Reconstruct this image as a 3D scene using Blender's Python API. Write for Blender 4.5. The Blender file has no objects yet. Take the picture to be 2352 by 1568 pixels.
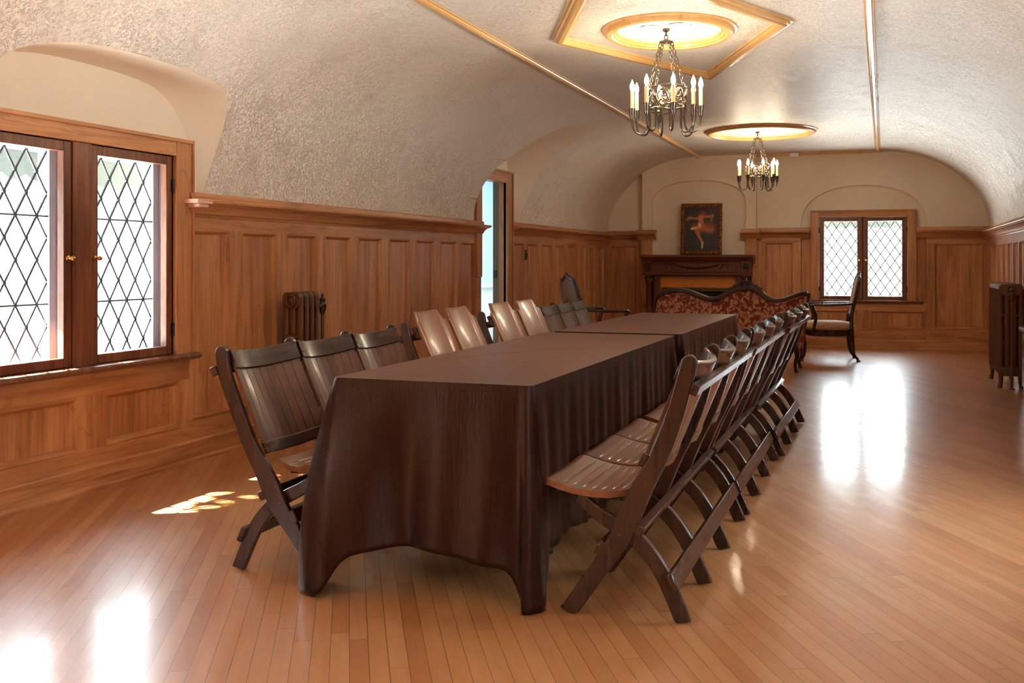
import bpy, bmesh, math, random
from mathutils import Vector, Matrix
from mathutils.geometry import tessellate_polygon
random.seed(7)
SC = bpy.context.scene
C = SC.collection
PI = math.pi
# ------------------------------------------------------------------ camera
CAMZ = 1.155
YAW = math.atan((2030 - 1176) / 2350.0)
cd = bpy.data.cameras.new('camera'); cam = bpy.data.objects.new('camera', cd); C.objects.link(cam)
cam.location = (0, 0, CAMZ); cam.rotation_euler = (PI / 2, 0, YAW)
cd.sensor_width = 36; cd.lens = 36 * 2350 / 2352.0
cd.shift_y = -(784 - 600) / 2352.0
cd.clip_start = .05; cd.clip_end = 200
SC.camera = cam
# ------------------------------------------------------------------ view
vs = SC.view_settings
vs.view_transform = 'Standard'; vs.look = 'None'; vs.gamma = 1; vs.use_curve_mapping = False
vs.exposure = 1.78
cy = SC.cycles
cy.use_denoising = True
cy.max_bounces = 8; cy.diffuse_bounces = 5; cy.glossy_bounces = 3; cy.transmission_bounces = 4; cy.transparent_max_bounces = 16
cy.use_adaptive_sampling = True; cy.adaptive_threshold = .03
cy.caustics_reflective = False; cy.caustics_refractive = False
cy.sample_clamp_indirect = 6
# ------------------------------------------------------------------ colour helpers
def lin(v):
    v /= 255.0
    return v / 12.92 if v <= .04045 else ((v + .055) / 1.055) ** 2.4
def S(r, g, b, a=1): return (lin(r), lin(g), lin(b), a)
# ------------------------------------------------------------------ world: hazy bright sky with added uplight below the horizon
W = bpy.data.worlds.new('world'); SC.world = W; W.use_nodes = True
wn = W.node_tree; wn.nodes.clear()
SKY, HORIZON, UPLIGHT = 10.0, .9, 12.5
def wnode(t, **k):
    n = wn.nodes.new(t)
    for a, b in k.items(): setattr(n, a, b)
    return n
tc = wnode('ShaderNodeTexCoord'); sx = wnode('ShaderNodeSeparateXYZ'); wn.links.new(tc.outputs['Generated'], sx.inputs[0])
rp = wnode('ShaderNodeValToRGB'); mr = wnode('ShaderNodeMapRange')
mr.inputs[1].default_value = -1; mr.inputs[2].default_value = 1
wn.links.new(sx.outputs['Z'], mr.inputs[0]); wn.links.new(mr.outputs[0], rp.inputs[0])
e = rp.color_ramp.elements
def gv(c, s): return (c[0] * s, c[1] * s, c[2] * s, 1)
e[0].position = .43; e[0].color = gv((1, .98, .93), UPLIGHT)      # bright band added below the view to light the ceiling
e[1].position = .455; e[1].color = gv((.96, 1, .98), HORIZON)
x = e.new(.555); x.color = gv((.96, 1, 1), HORIZON * 1.1)           # hazy white distance
x = e.new(.575); x.color = gv((.88, .94, 1), SKY)
x = e.new(1.0); x.color = gv((.82, .91, 1), SKY * .8)
bg = wnode('ShaderNodeBackground'); ow = wnode('ShaderNodeOutputWorld')
wn.links.new(rp.outputs[0], bg.inputs[0]); wn.links.new(bg.outputs[0], ow.inputs[0])
bg.inputs[1].default_value = 1.0
# ------------------------------------------------------------------ sun
sd = bpy.data.lights.new('sun', 'SUN'); sun = bpy.data.objects.new('sun', sd); C.objects.link(sun)
sd.energy = 90; sd.angle = .009; sd.color = (1, .95, .86)
sun.rotation_euler = Vector((.66, .36, -.75)).to_track_quat('-Z', 'Y').to_euler()
# daylight sampling portals in the window openings
def portal(name, loc, direction, sx_, sy_):
    l = bpy.data.lights.new(name, 'AREA'); o = bpy.data.objects.new(name, l); C.objects.link(o)
    l.shape = 'RECTANGLE'; l.size = sx_; l.size_y = sy_; l.cycles.is_portal = True
    o.location = loc; o.rotation_euler = Vector(direction).to_track_quat('-Z', 'Y').to_euler()
XL, XR, YF, YB = -3.77, 1.27, 14.45, -1.67       # left / right / far / back wall planes
ZC = 2.62                                        # flat of the ceiling
XC = (XL + XR) / 2
# (side, centre along wall, half opening, z0, z1, mullion)
LW = (4.076, .70, .63, 1.75, .128)
LW2 = (0.10, .70, .63, 1.75, .128)
RWS = [(4.60, .70, .63, 1.75, .128), (0.9, .70, .63, 1.75, .128)]
FW = (-.267, .561, .64, 1.745, .0)
for i, w in enumerate((LW, LW2)): portal('window_portal', (XL - .17, w[0], (w[2] + w[3]) / 2), (1, 0, 0), w[3] - w[2], w[1] * 2)
for w in RWS: portal('window_portal', (XR + .17, w[0], (w[2] + w[3]) / 2), (-1, 0, 0), w[3] - w[2], w[1] * 2)
portal('window_portal', (FW[0], YF + .20, 1.19), (0, -1, 0), FW[1] * 2, 1.1)
# added fill light, out of sight, brightens the hallway behind the doorway
hl = bpy.data.lights.new('hall_fill_light', 'AREA'); ho = bpy.data.objects.new('hall_fill_light', hl); C.objects.link(ho)
hl.energy = 62; hl.size = 1.2; hl.color = (.78, .9, 1); ho.location = (-4.75, 11.6, 2.5)
# ------------------------------------------------------------------ node helpers
class NT:
    def __init__(s, name):
        s.m = bpy.data.materials.new(name); s.m.use_nodes = True
        s.t = s.m.node_tree; s.b = s.t.nodes['Principled BSDF']; s.out = s.t.nodes['Material Output']
    def n(s, t, ins=None, **k):
        d = s.t.nodes.new(t)
        for a, b in k.items(): setattr(d, a, b)
        for a, b in (ins or {}).items(): s.put(d.inputs[a], b)
        return d
    def put(s, sock, v):
        if isinstance(v, bpy.types.NodeSocket): s.t.links.new(v, sock)
        else: sock.default_value = v
    def M(s, op, a, b=None, c=None):
        d = s.n('ShaderNodeMath', operation=op)
        s.put(d.inputs[0], a)
        if b is not None: s.put(d.inputs[1], b)
        if c is not None: s.put(d.inputs[2], c)
        return d.outputs[0]
    def coord(s, kind='Object'): return s.n('ShaderNodeTexCoord').outputs[kind]
    def mapped(s, v, scale=(1, 1, 1), rot=(0, 0, 0), loc=(0, 0, 0)):
        return s.n('ShaderNodeMapping', {'Vector': v, 'Scale': scale, 'Rotation': rot, 'Location': loc}).outputs[0]
    def noise(s, v, scale=5, detail=4, rough=.5, dist=0):
        d = s.n('ShaderNodeTexNoise', {'Vector': v, 'Scale': scale, 'Detail': detail, 'Roughness': rough, 'Distortion': dist})
        return d.outputs[0]
    def ramp(s, f, stops, interp='LINEAR'):
        d = s.n('ShaderNodeValToRGB', {0: f}); r = d.color_ramp; r.interpolation = interp
        while len(r.elements) < len(stops): r.elements.new(.5)
        for el, (p, c) in zip(r.elements, stops):
            el.position = p; el.color = c if len(c) == 4 else (*c, 1)
        return d.outputs[0]
    def mix(s, f, a, b, mode='MIX'):
        d = s.n('ShaderNodeMix', data_type='RGBA', blend_type=mode)
        s.put(d.inputs[0], f); s.put(d.inputs[6], a); s.put(d.inputs[7], b)
        return d.outputs[2]
    def bump(s, h, strength=.3, dist=.01, normal=None):
        ins = {'Height': h, 'Strength': strength, 'Distance': dist}
        if normal is not None: ins['Normal'] = normal
        return s.n('ShaderNodeBump', ins).outputs[0]
    def set(s, **k):
        for a, b in k.items(): s.put(s.b.inputs[a.replace('_', ' ')], b)
        return s.m
def g3(v): return (v, v, v, 1)
def plain(name, col, rough=.5, metal=0, spec=.5, **k):
    t = NT(name)
    return t.set(Base_Color=col, Roughness=rough, Metallic=metal, Specular_IOR_Level=spec, **k)
def wood(name, dark, mid, light, axis='Z', f=14, rough=.38, spec=.5, vary=.5, coat=0, streak=.6):
    t = NT(name); p = t.coord()
    sc = {'X': (.07, 1, 1), 'Y': (1, .07, 1), 'Z': (1, 1, .07)}[axis]
    v = t.mapped(p, sc)
    a = t.noise(v, f, 6, .62, .9 if streak else 0)
    b = t.noise(t.mapped(p, {'X': (.05, 1, 1), 'Y': (1, .05, 1), 'Z': (1, 1, .05)}[axis]), f * 5.5, 3, .6, .2 if streak else 0)
    h = t.M('ADD', t.M('MULTIPLY', a, .72), t.M('MULTIPLY', b, .28))
    col = t.ramp(h, [(.33, dark), (.47, mid), (.62, light)])
    big = t.noise(t.mapped(p, {'X': (.3, 1, 1), 'Y': (1, .3, 1), 'Z': (1, 1, .3)}[axis]), 2.3, 2, .5, .4 if streak else 0)
    col = t.mix(t.M('MULTIPLY', vary, t.ramp(big, [(.42, g3(0)), (.66, g3(1))])), col, dark)
    # occasional strong dark figure
    st = t.noise(t.mapped(p, {'X': (.16, 1, 1), 'Y': (1, .16, 1), 'Z': (1, 1, .16)}[axis]), 5.0, 3, .5, 1.6)
    ln = t.ramp(t.M('PINGPONG', t.M('MULTIPLY', st, 5), .5), [(.0, g3(1)), (.07, g3(0))])
    col = t.mix(t.M('MULTIPLY', streak * .5, ln), col, (dark[0] * .45, dark[1] * .4, dark[2] * .4, 1))
    t.set(Base_Color=col, Roughness=t.M('ADD', rough - .06, t.M('MULTIPLY', a, .14)), Specular_IOR_Level=spec, Coat_Weight=coat, Coat_Roughness=.12,
          Normal=t.bump(b, .06 if streak else .02, .004))
    return t.m
M = {}
Pd, Pm, Pl = S(142, 90, 54), S(186, 126, 80), S(208, 152, 105)
M['panel'] = wood('panel_wood', Pd, Pm, Pl, 'Z', 13)
M['rail_y'] = wood('rail_wood_long', Pd, Pm, Pl, 'Y', 13)
M['rail_x'] = wood('rail_wood_cross', Pd, Pm, Pl, 'X', 13)
M['sash'] = wood('dark_sash_wood', S(78, 42, 28), S(112, 66, 44), S(140, 88, 60), 'Z', 14, .32)
M['mantel'] = wood('mahogany', S(66, 29, 16), S(98, 48, 28), S(122, 64, 38), 'X', 12, .3)
M['carve'] = plain('carved_mahogany', S(34, 15, 9), .4)
M['walnut_z'] = wood('dark_walnut', S(32, 17, 11), S(50, 28, 18), S(68, 40, 26), 'Z', 16, .27, .5, .3, .25, 0)
M['walnut_y'] = wood('dark_walnut_rail', S(36, 19, 12), S(56, 31, 20), S(76, 45, 29), 'Y', 16, .27, .5, .08, .25, 0)
M['slat'] = wood('worn_walnut_slats', S(64, 35, 23), S(88, 51, 34), S(110, 68, 47), 'Z', 9, .3, .5, .3, .25, 0)
M['seatw'] = wood('worn_walnut_seat', S(88, 46, 27), S(120, 68, 42), S(146, 90, 58), 'Y', 9, .3, .5, .3, .25, 0)
M['ply'] = wood('plywood_veneer', S(106, 58, 32), S(132, 76, 44), S(150, 92, 58), 'Z', 7, .3, .5, .35, .25, 0)
M['pale'] = plain('raw_wood', S(226, 184, 160), .6)
M['gold'] = wood('golden_oak', S(208, 156, 92), S(224, 174, 110), S(234, 190, 130), 'Y', 6, .28, .5, .1, .4, 0)
M['iron'] = plain('black_iron', S(20, 17, 15), .45, .3)
M['hood'] = NT('hammered_hood'); _t = M['hood']; M['hood'] = _t.set(Base_Color=S(96, 78, 52), Metallic=.9, Roughness=.38, Normal=_t.bump(_t.noise(_t.coord(), 60, 3), .8, .01))
M['pewter'] = plain('pewter', S(100, 90, 80), .3, .9)
M['brass'] = plain('brass', S(196, 150, 88), .28, .9)
M['candle'] = plain('candle_sleeve', S(238, 205, 140), .5)
M['candle'].node_tree.nodes['Principled BSDF'].inputs['Subsurface Weight'].default_value = .0
M['radiator'] = plain('bronzed_iron', S(108, 74, 52), .35, .3)
M['black'] = plain('black_plate', S(22, 18, 16), .35)
M['white'] = plain('white_plastic', S(235, 230, 225), .4)
M['lead'] = plain('lead_came', S(92, 98, 106), .5, .4)
M['jamb'] = plain('bluegrey_jamb', S(186, 194, 210), .5)
M['hall'] = plain('pale_blue_wall_paint', S(196, 214, 216), .7)
M['hallw'] = plain('white_hall_dado', S(226, 230, 232), .6)
M['hjamb'] = wood('weathered_jamb', S(84, 70, 54), S(110, 92, 72), S(126, 108, 86), 'Z', 14, .5)
M['orange'] = NT('ochre_fire_surround'); _t = M['orange']
_t.set(Base_Color=_t.ramp(_t.noise(_t.mapped(_t.coord(), (3, 1, 30)), 6, 4), [(.3, S(196, 120, 36)), (.7, S(222, 146, 54))]), Roughness=.35); M['orange'] = _t.m
t = NT('bulb_glow'); t.set(Base_Color=(1, .8, .5, 1), Emission_Color=(1, .82, .58, 1), Emission_Strength=85); M['bulb'] = t.m
# glass: clear pane, straight-through light with a thin reflection
t = NT('window_glass'); tr = t.n('ShaderNodeBsdfTransparent', {0: (.97, .985, .98, 1)}); gl = t.n('ShaderNodeBsdfGlossy', {1: .02})
fr = t.M('ADD', .03, t.M('MULTIPLY', .5, t.M('POWER', t.n('ShaderNodeLayerWeight', {0: .5}).outputs['Facing'], 5))); mx = t.n('ShaderNodeMixShader', {0: fr, 1: tr.outputs[0], 2: gl.outputs[0]})
t.t.links.new(mx.outputs[0], t.out.inputs[0]); M['glass'] = t.m
# awning canvas: lets some of the sky through
t = NT('awning_canvas'); df = t.n('ShaderNodeBsdfDiffuse', {0: S(84, 90, 88)}); tl = t.n('ShaderNodeBsdfTranslucent', {0: S(150, 160, 158)})
mx = t.n('ShaderNodeMixShader', {0: .02, 1: df.outputs[0], 2: tl.outputs[0]}); t.t.links.new(mx.outputs[0], t.out.inputs[0]); M['awning'] = t.m
# plaster: trowelled cove, flat wall
def plaster(name, col, strength, rough, spec, swirl=1.0, relief_shade=0):
    t = NT(name); p = t.coord()
    n1 = t.noise(p, 70, 5, .6, .6)
    w = t.noise(t.mapped(p, (1, 1, 1)), 6, 2, .5, 0)
    vor = t.n('ShaderNodeTexVoronoi', {'Vector': p, 'Scale': 5.5}); dist = vor.outputs['Distance']
    rings = t.M('MULTIPLY', t.M('SINE', t.M('ADD', t.M('MULTIPLY', dist, 150), t.M('MULTIPLY', n1, 14))), t.ramp(w, [(.5, g3(0)), (.68, g3(.10 * swirl))]))
    crust = t.ramp(t.noise(p, 48, 5, .62, 1.0), [(.52, g3(0)), (.58, g3(.8)), (.75, g3(1))])
    patch = t.ramp(t.noise(p, 2.2, 2, .5, 0), [(.35, g3(.35)), (.65, g3(.8))])
    h = t.M('ADD', t.M('MULTIPLY', crust, patch), t.M('ADD', t.M('MULTIPLY', n1, .4), rings))
    c = t.mix(t.ramp(t.noise(p, 1.4, 3), [(.35, g3(0)), (.7, g3(.35))]), col, (col[0] * .86, col[1] * .82, col[2] * .76, 1))
    if relief_shade: c = t.mix(t.M('MULTIPLY', relief_shade, t.M('MULTIPLY', t.ramp(t.noise(t.mapped(p, (1, 1, 1)), 60, 4, .65), [(.50, g3(0)), (.66, g3(1))]), t.ramp(t.noise(p, .9, 3), [(.35, g3(.25)), (.6, g3(1))]))), c, S(150, 116, 88))  # brown speckle paints the stipple's relief shading into the colour
    return t.set(Base_Color=c, Roughness=rough, Specular_IOR_Level=spec, Normal=t.bump(h, strength, .016))
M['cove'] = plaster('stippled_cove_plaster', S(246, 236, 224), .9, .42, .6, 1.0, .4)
M['wall'] = plaster('cream_wall_plaster', S(230, 216, 196), .16, .6, .35, .4)
M['smooth'] = plaster('smooth_ceiling_plaster', S(240, 232, 218), .05, .6, .3, .1)
M['crack'] = plain('dark_crack', S(70, 48, 30), .9)  # dark brown for the cracked plaster
# strip floor laid on the skew
t = NT('maple_strip_floor'); p = t.coord(); sp = t.n('ShaderNodeSeparateXYZ', {0: p})
ang = math.radians(29)
ca, sa = math.cos(ang), math.sin(ang)
cc = t.M('ADD', t.M('MULTIPLY', sp.outputs[0], ca), t.M('MULTIPLY', sp.outputs[1], sa))
aa = t.M('ADD', t.M('MULTIPLY', sp.outputs[0], -sa), t.M('MULTIPLY', sp.outputs[1], ca))
bw = .056
ci = t.M('DIVIDE', cc, bw); bi = t.M('FLOOR', ci); fr_ = t.M('FRACT', ci)
r1 = t.n('ShaderNodeTexWhiteNoise', {'W': bi}, noise_dimensions='1D').outputs[0]
al = t.M('ADD', t.M('DIVIDE', aa, 1.15), t.M('MULTIPLY', r1, 7.3)); ai = t.M('FLOOR', al); af = t.M('FRACT', al)
r2 = t.n('ShaderNodeTexWhiteNoise', {'Vector': t.n('ShaderNodeCombineXYZ', {0: bi, 1: ai}).outputs[0]}, noise_dimensions='2D').outputs[0]
gap = t.M('MAXIMUM', t.M('MAXIMUM', t.M('LESS_THAN', fr_, .022), t.M('GREATER_THAN', fr_, .985)), t.M('LESS_THAN', af, .0022))
gv_ = t.n('ShaderNodeCombineXYZ', {0: t.M('MULTIPLY', cc, 1), 1: t.M('MULTIPLY', aa, .09), 2: t.M('MULTIPLY', r2, 9)}).outputs[0]
grain = t.noise(gv_, 26, 5, .6, .5)
base = t.ramp(r2, [(0, S(156, 102, 58)), (.3, S(174, 121, 74)), (.7, S(183, 132, 85)), (1, S(168, 112, 66))])
base = t.mix(t.ramp(grain, [(.35, g3(.45)), (.6, g3(0))]), base, S(160, 96, 52))
wear = t.noise(p, 1.1, 4, .55, .3)
base = t.mix(t.ramp(wear, [(.4, g3(0)), (.7, g3(.3))]), base, S(190, 118, 64))
base = t.mix(t.M('MULTIPLY', gap, .75), base, S(70, 38, 20))
streak = t.noise(t.n('ShaderNodeCombineXYZ', {0: t.M('MULTIPLY', cc, 1), 1: t.M('MULTIPLY', aa, .16), 2: 0.0}).outputs[0], 16, 6, .68, 0)
cup = t.M('MULTIPLY', t.M('SUBTRACT', fr_, .5), t.M('SUBTRACT', fr_, .5))
tilt = t.M('MULTIPLY', t.M('SUBTRACT', r2, .5), t.M('MULTIPLY', fr_, .9))
hgt = t.M('ADD', t.M('ADD', t.M('MULTIPLY', cup, .6), tilt), t.M('SUBTRACT', t.M('MULTIPLY', streak, .5), t.M('MULTIPLY', gap, .6)))
M['floor'] = t.set(Base_Color=base, Roughness=t.ramp(streak, [(.35, g3(.32)), (.65, g3(.44))]), Specular_IOR_Level=.7,
                   Coat_Weight=.55, Coat_Roughness=t.ramp(streak, [(.36, g3(.09)), (.66, g3(.24))]),
                   Normal=t.bump(hgt, .10, .006), Coat_Normal=t.bump(t.M('ADD', t.M('MULTIPLY', streak, .35), t.M('MULTIPLY', tilt, .6)), .10, .006))
# satin table cloth
t = NT('brown_satin'); p = t.coord()
wr_ = t.noise(t.mapped(p, (1, 1, .05)), 46, 4, .6, 1.2)
M['cloth'] = t.set(Base_Color=S(33, 15, 9), Roughness=.37, Specular_IOR_Level=.36, Specular_Tint=S(255, 200, 170), Sheen_Weight=.34, Sheen_Roughness=.2, Sheen_Tint=S(214, 136, 106), Normal=t.bump(wr_, .22, .008))
# damask: leafy two-tone weave
t = NT('red_damask'); p = t.coord()
wn1 = t.n('ShaderNodeTexNoise', {'Vector': p, 'Scale': 15., 'Detail': 2.}).outputs[1]
wv = t.n('ShaderNodeVectorMath', {0: p, 1: t.n('ShaderNodeVectorMath', {0: wn1, 'Scale': .13}, operation='SCALE').outputs[0]}, operation='ADD').outputs[0]
vo = t.n('ShaderNodeTexVoronoi', {'Vector': t.mapped(wv, (1, .4, .8)), 'Scale': 26., 'Randomness': .8}).outputs[0]
lobes = t.M('MULTIPLY', t.M('SINE', t.M('MULTIPLY', t.noise(wv, 34, 1), 40)), .07)
leaf = t.ramp(t.M('ADD', vo, lobes), [(.45, g3(1)), (.52, g3(0))])
vein = t.ramp(t.M('PINGPONG', t.M('MULTIPLY', t.noise(wv, 18, 1), 7), .5), [(.03, g3(1)), (.09, g3(0))])
leaf = t.M('MULTIPLY', leaf, t.M('SUBTRACT', 1.0, t.M('MULTIPLY', vein, .8)))
col = t.mix(leaf, S(128, 50, 29), S(204, 146, 110))
M['damask'] = t.set(Base_Color=col, Roughness=.75, Sheen_Weight=.2)
M['rosewood'] = wood('rosewood', S(46, 22, 14), S(66, 33, 21), S(84, 44, 29), 'X', 12, .36, .45, .2, .1, 0)
M['linen'] = NT('oat_linen'); _t = M['linen']
_t.set(Base_Color=_t.ramp(_t.noise(_t.coord(), 70, 3), [(.35, S(150, 116, 82)), (.65, S(196, 166, 130))]), Roughness=.8, Sheen_Weight=.3); M['linen'] = _t.m
M['tan'] = plain('tan_leather', S(112, 70, 34), .5)
M['giltf'] = NT('gilt_carved'); _t = M['giltf']
_v = _t.n('ShaderNodeTexVoronoi', {'Vector': _t.coord(), 'Scale': 60.}).outputs[0]
_t.set(Base_Color=_t.ramp(_v, [(.1, S(206, 132, 64)), (.6, S(96, 48, 20))]), Metallic=.5, Roughness=.4, Normal=_t.bump(_v, .8, .01)); M['giltf'] = _t.m
M['cabinet'] = wood('cabinet_paint', S(120, 116, 118), S(140, 136, 138), S(156, 152, 152), 'Z', 10, .3)
M['redwood'] = plain('red_brown_panel', S(88, 34, 26), .35)
# ------------------------------------------------------------------ mesh builder
class MB:
    def __init__(s): s.v = []; s.f = []; s.mi = []; s.cur = 0
    def vert(s, p): s.v.append(tuple(p)); return len(s.v) - 1
    def face(s, ids): s.f.append(tuple(ids)); s.mi.append(s.cur)
    def poly(s, pts): s.face([s.vert(p) for p in pts])
    def box(s, x0, x1, y0, y1, z0, z1):
        i = len(s.v)
        for z in (z0, z1):
            for (x, y) in ((x0, y0), (x1, y0), (x1, y1), (x0, y1)): s.v.append((x, y, z))
        for q in ((0, 3, 2, 1), (4, 5, 6, 7), (0, 1, 5, 4), (1, 2, 6, 5), (2, 3, 7, 6), (3, 0, 4, 7)): s.face([i + k for k in q])
    def loft(s, rings, close=True, cap=True):
        ids = [[s.vert(p) for p in r] for r in rings]
        n = len(rings[0])
        for a, b in zip(ids, ids[1:]):
            for k in range(n if close else n - 1):
                s.face((a[k], a[(k + 1) % n], b[(k + 1) % n], b[k]))
        if cap and close:
            s.face(ids[0][::-1]); s.face(ids[-1])
        return ids
    def grid(s, rows):
        ids = [[s.vert(p) for p in r] for r in rows]
        for a, b in zip(ids, ids[1:]):
            for k in range(len(a) - 1): s.face((a[k], a[k + 1], b[k + 1], b[k]))
    def prism(s, outline, f0, f1):
        """outline: 2D points; f0/f1 map a 2D point to the two end planes"""
        s.loft([[f0(p) for p in outline], [f1(p) for p in outline]])
    def tube(s, path, r, seg=8, closed=False, flat=None):
        P = [Vector(p) for p in path]; n = len(P)
        R = r if isinstance(r, (list, tuple)) else [r] * n
        rings = []; up = None
        for i in range(n):
            if closed: T = P[(i + 1) % n] - P[i - 1]
            else: T = P[min(i + 1, n - 1)] - P[max(i - 1, 0)]
            T.normalize()
            if up is None:
                up = Vector((0, 0, 1)) if abs(T.z) < .9 else Vector((1, 0, 0))
            A = T.cross(up).normalized(); B = A.cross(T).normalized(); up = B
            ra, rb = (R[i] if isinstance(R[i], (tuple, list)) else (R[i], R[i]))
            rings.append([P[i] + A * (ra * math.cos(2 * PI * k / seg)) + B * (rb * math.sin(2 * PI * k / seg)) for k in range(seg)])
        if closed: rings.append(rings[0])
        s.loft(rings, cap=not closed)
    def lathe(s, prof, c=(0, 0, 0), seg=16):
        rings = [[(c[0] + r * math.cos(2 * PI * k / seg), c[1] + r * math.sin(2 * PI * k / seg), c[2] + z) for k in range(seg)] for r, z in prof]
        s.loft(rings)
    def bar(s, path, w, h, axis=(0, 1, 0)):
        """rectangular section along a path; axis = width direction"""
        P = [Vector(p) for p in path]; Wd = Vector(axis).normalized(); rings = []
        for i in range(len(P)):
            T = (P[min(i + 1, len(P) - 1)] - P[max(i - 1, 0)]).normalized()
            Nn = T.cross(Wd).normalized()
            ww = w[i] if isinstance(w, (list, tuple)) else w; hh = h[i] if isinstance(h, (list, tuple)) else h
            rings.append([P[i] + Wd * (a * ww / 2) + Nn * (b * hh / 2) for a, b in ((-1, -1), (1, -1), (1, 1), (-1, 1))])
        s.loft(rings)
    def flat(s, loops, fn):
        """planar polygon with holes; loops of 2D points, fn maps 2D to 3D"""
        tri = tessellate_polygon([[Vector((p[0], p[1], 0)) for p in l] for l in loops])
        pts = [p for l in loops for p in l]; base = len(s.v)
        for p in pts: s.v.append(tuple(fn(p)))
        for q in tri: s.face([base + k for k in q])
    def build(s, name, mats, parent=None, smooth=35, bevel=0, weld=False, loc=None):
        me = bpy.data.meshes.new(name); me.from_pydata(s.v, [], s.f)
        mats = mats if isinstance(mats, (list, tuple)) else [mats]
        for m in mats: me.materials.append(m)
        for pg, k in zip(me.polygons, s.mi): pg.material_index = min(k, len(mats) - 1)
        bm = bmesh.new(); bm.from_mesh(me)
        if weld: bmesh.ops.remove_doubles(bm, verts=bm.verts, dist=.0004)
        bmesh.ops.recalc_face_normals(bm, faces=bm.faces)
        bm.to_mesh(me); bm.free()
        if smooth:
            me.polygons.foreach_set('use_smooth', [True] * len(me.polygons))
            me.set_sharp_from_angle(angle=math.radians(smooth))
        o = bpy.data.objects.new(name, me); C.objects.link(o)
        if parent: o.parent = parent
        if loc: o.location = loc
        if bevel:
            b = o.modifiers.new('bevel', 'BEVEL'); b.width = bevel; b.segments = 2; b.limit_method = 'ANGLE'; b.angle_limit = math.radians(50)
            b.harden_normals = False
        return o
def tag(o, label, cat, group=None, kind=None):
    o['label'] = label; o['category'] = cat
    if group: o['group'] = group
    if kind: o['kind'] = kind
    return o
def thing(name, loc, rz=0):
    o = bpy.data.objects.new(name, None); C.objects.link(o); o.location = loc; o.rotation_euler = (0, 0, rz); o.empty_display_size = .1
    return o
def struct(o, label, cat): return tag(o, label, cat, kind='structure')
def copy_tree(o, parent=None):
    c = o.copy(); C.objects.link(c); c.parent = parent
    for ch in list(o.children): copy_tree(ch, c)
    return c
def crom(pts, n=8):
    out = []; P = [Vector(p) for p in pts]
    for i in range(len(P) - 1):
        a, b, c_, d = P[max(i - 1, 0)], P[i], P[i + 1], P[min(i + 2, len(P) - 1)]
        for k in range(n):
            u = k / n
            out.append(.5 * ((2 * b) + (c_ - a) * u + (2 * a - 5 * b + 4 * c_ - d) * u * u + (3 * b - a - 3 * c_ + d) * u ** 3))
    out.append(P[-1]); return out
def interp(tab, z):
    if z <= tab[0][0]: return tab[0][1]
    for (a, b), (c_, d) in zip(tab, tab[1:]):
        if z <= c_: return b + (d - b) * (z - a) / (c_ - a)
    return tab[-1][1]
# =================================================================== SETTING
# floor
mb = MB(); mb.poly([(XL - .1, YB - .1, 0), (XR + .1, YB - .1, 0), (XR + .1, YF + .1, 0), (XL - .1, YF + .1, 0)])
struct(mb.build('floor', M['floor']), 'glossy honey maple strip floor laid diagonally', 'floor')
# cove profile: quarter ellipse from cap (x=wall, z=ZS) to flat ceiling edge
ZS = 1.555; CW = 1.345; CH = ZC - ZS
def cove_x(z, side):   # side -1 left, +1 right
    q = max(0, 1 - ((z - ZS) / CH) ** 2)
    return (XL + CW - CW * math.sqrt(q)) if side < 0 else (XR - CW + CW * math.sqrt(q))
# lunette outlines on the cove, (z, near d, far d)
A1n = [(1.55, 3.20), (1.75, 3.26), (1.9, 3.34), (2.04, 3.436), (2.11, 3.531), (2.16, 3.70), (2.185, 3.95), (2.192, 4.2)]
A1f = [(1.55, 5.05), (1.618, 5.065), (1.776, 5.108), (1.93, 5.116), (2.048, 5.064), (2.122, 4.981), (2.16, 4.84), (2.18, 4.60), (2.192, 4.2)]
W1n = [(1.55, 3.16), (1.75, 3.22), (1.9, 3.30), (2.03, 3.42), (2.11, 3.60), (2.15, 3.83), (2.158, 4.1)]
W1f = [(1.55, 5.03), (1.603, 5.026), (1.715, 4.998), (1.861, 4.938), (2.0, 4.84), (2.109, 4.672), (2.147, 4.427), (2.158, 4.1)]
A2n = [(1.55, 9.278), (1.773, 9.30), (2.035, 9.42), (2.163, 9.56), (2.28, 9.68), (2.4, 9.77), (2.5, 9.89), (2.565, 10.08), (2.608, 10.33)]
A2f = [(1.55, 10.53), (1.7, 10.64), (1.855, 10.718), (2.097, 10.775), (2.349, 10.74), (2.496, 10.66), (2.569, 10.56), (2.608, 10.33)]
W2n = [(1.55, 9.25), (1.9, 9.26), (2.2, 9.30), (2.35, 9.42), (2.45, 9.65), (2.48, 9.85)]
W2f = [(1.55, 10.53), (1.75, 10.46), (2.0, 10.36), (2.26, 10.28), (2.38, 10.16), (2.45, 10.0), (2.48, 9.85)]
def smooth_tab(tab, n=6):
    P = crom([(a, b, 0) for a, b in tab], n)
    return [(p.x, p.y) for p in P]
A1n, A1f, W1n, W1f, A2n, A2f, W2n, W2f = map(smooth_tab, (A1n, A1f, W1n, W1f, A2n, A2f, W2n, W2f))
mb = MB()
zs = sorted(set([ZS + CH * math.sin(PI / 2 * k / 30) for k in range(31)] + [ZS + .01 * k for k in range(106)] + [2.10 + .005 * k for k in range(20)] + [2.45 + .006 * k for k in range(28)]))
def seg_row(a, b, x, z, n): return [(x, a + (b - a) * k / n, z) for k in range(n + 1)]
top1, top2 = 2.192, 2.608
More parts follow.
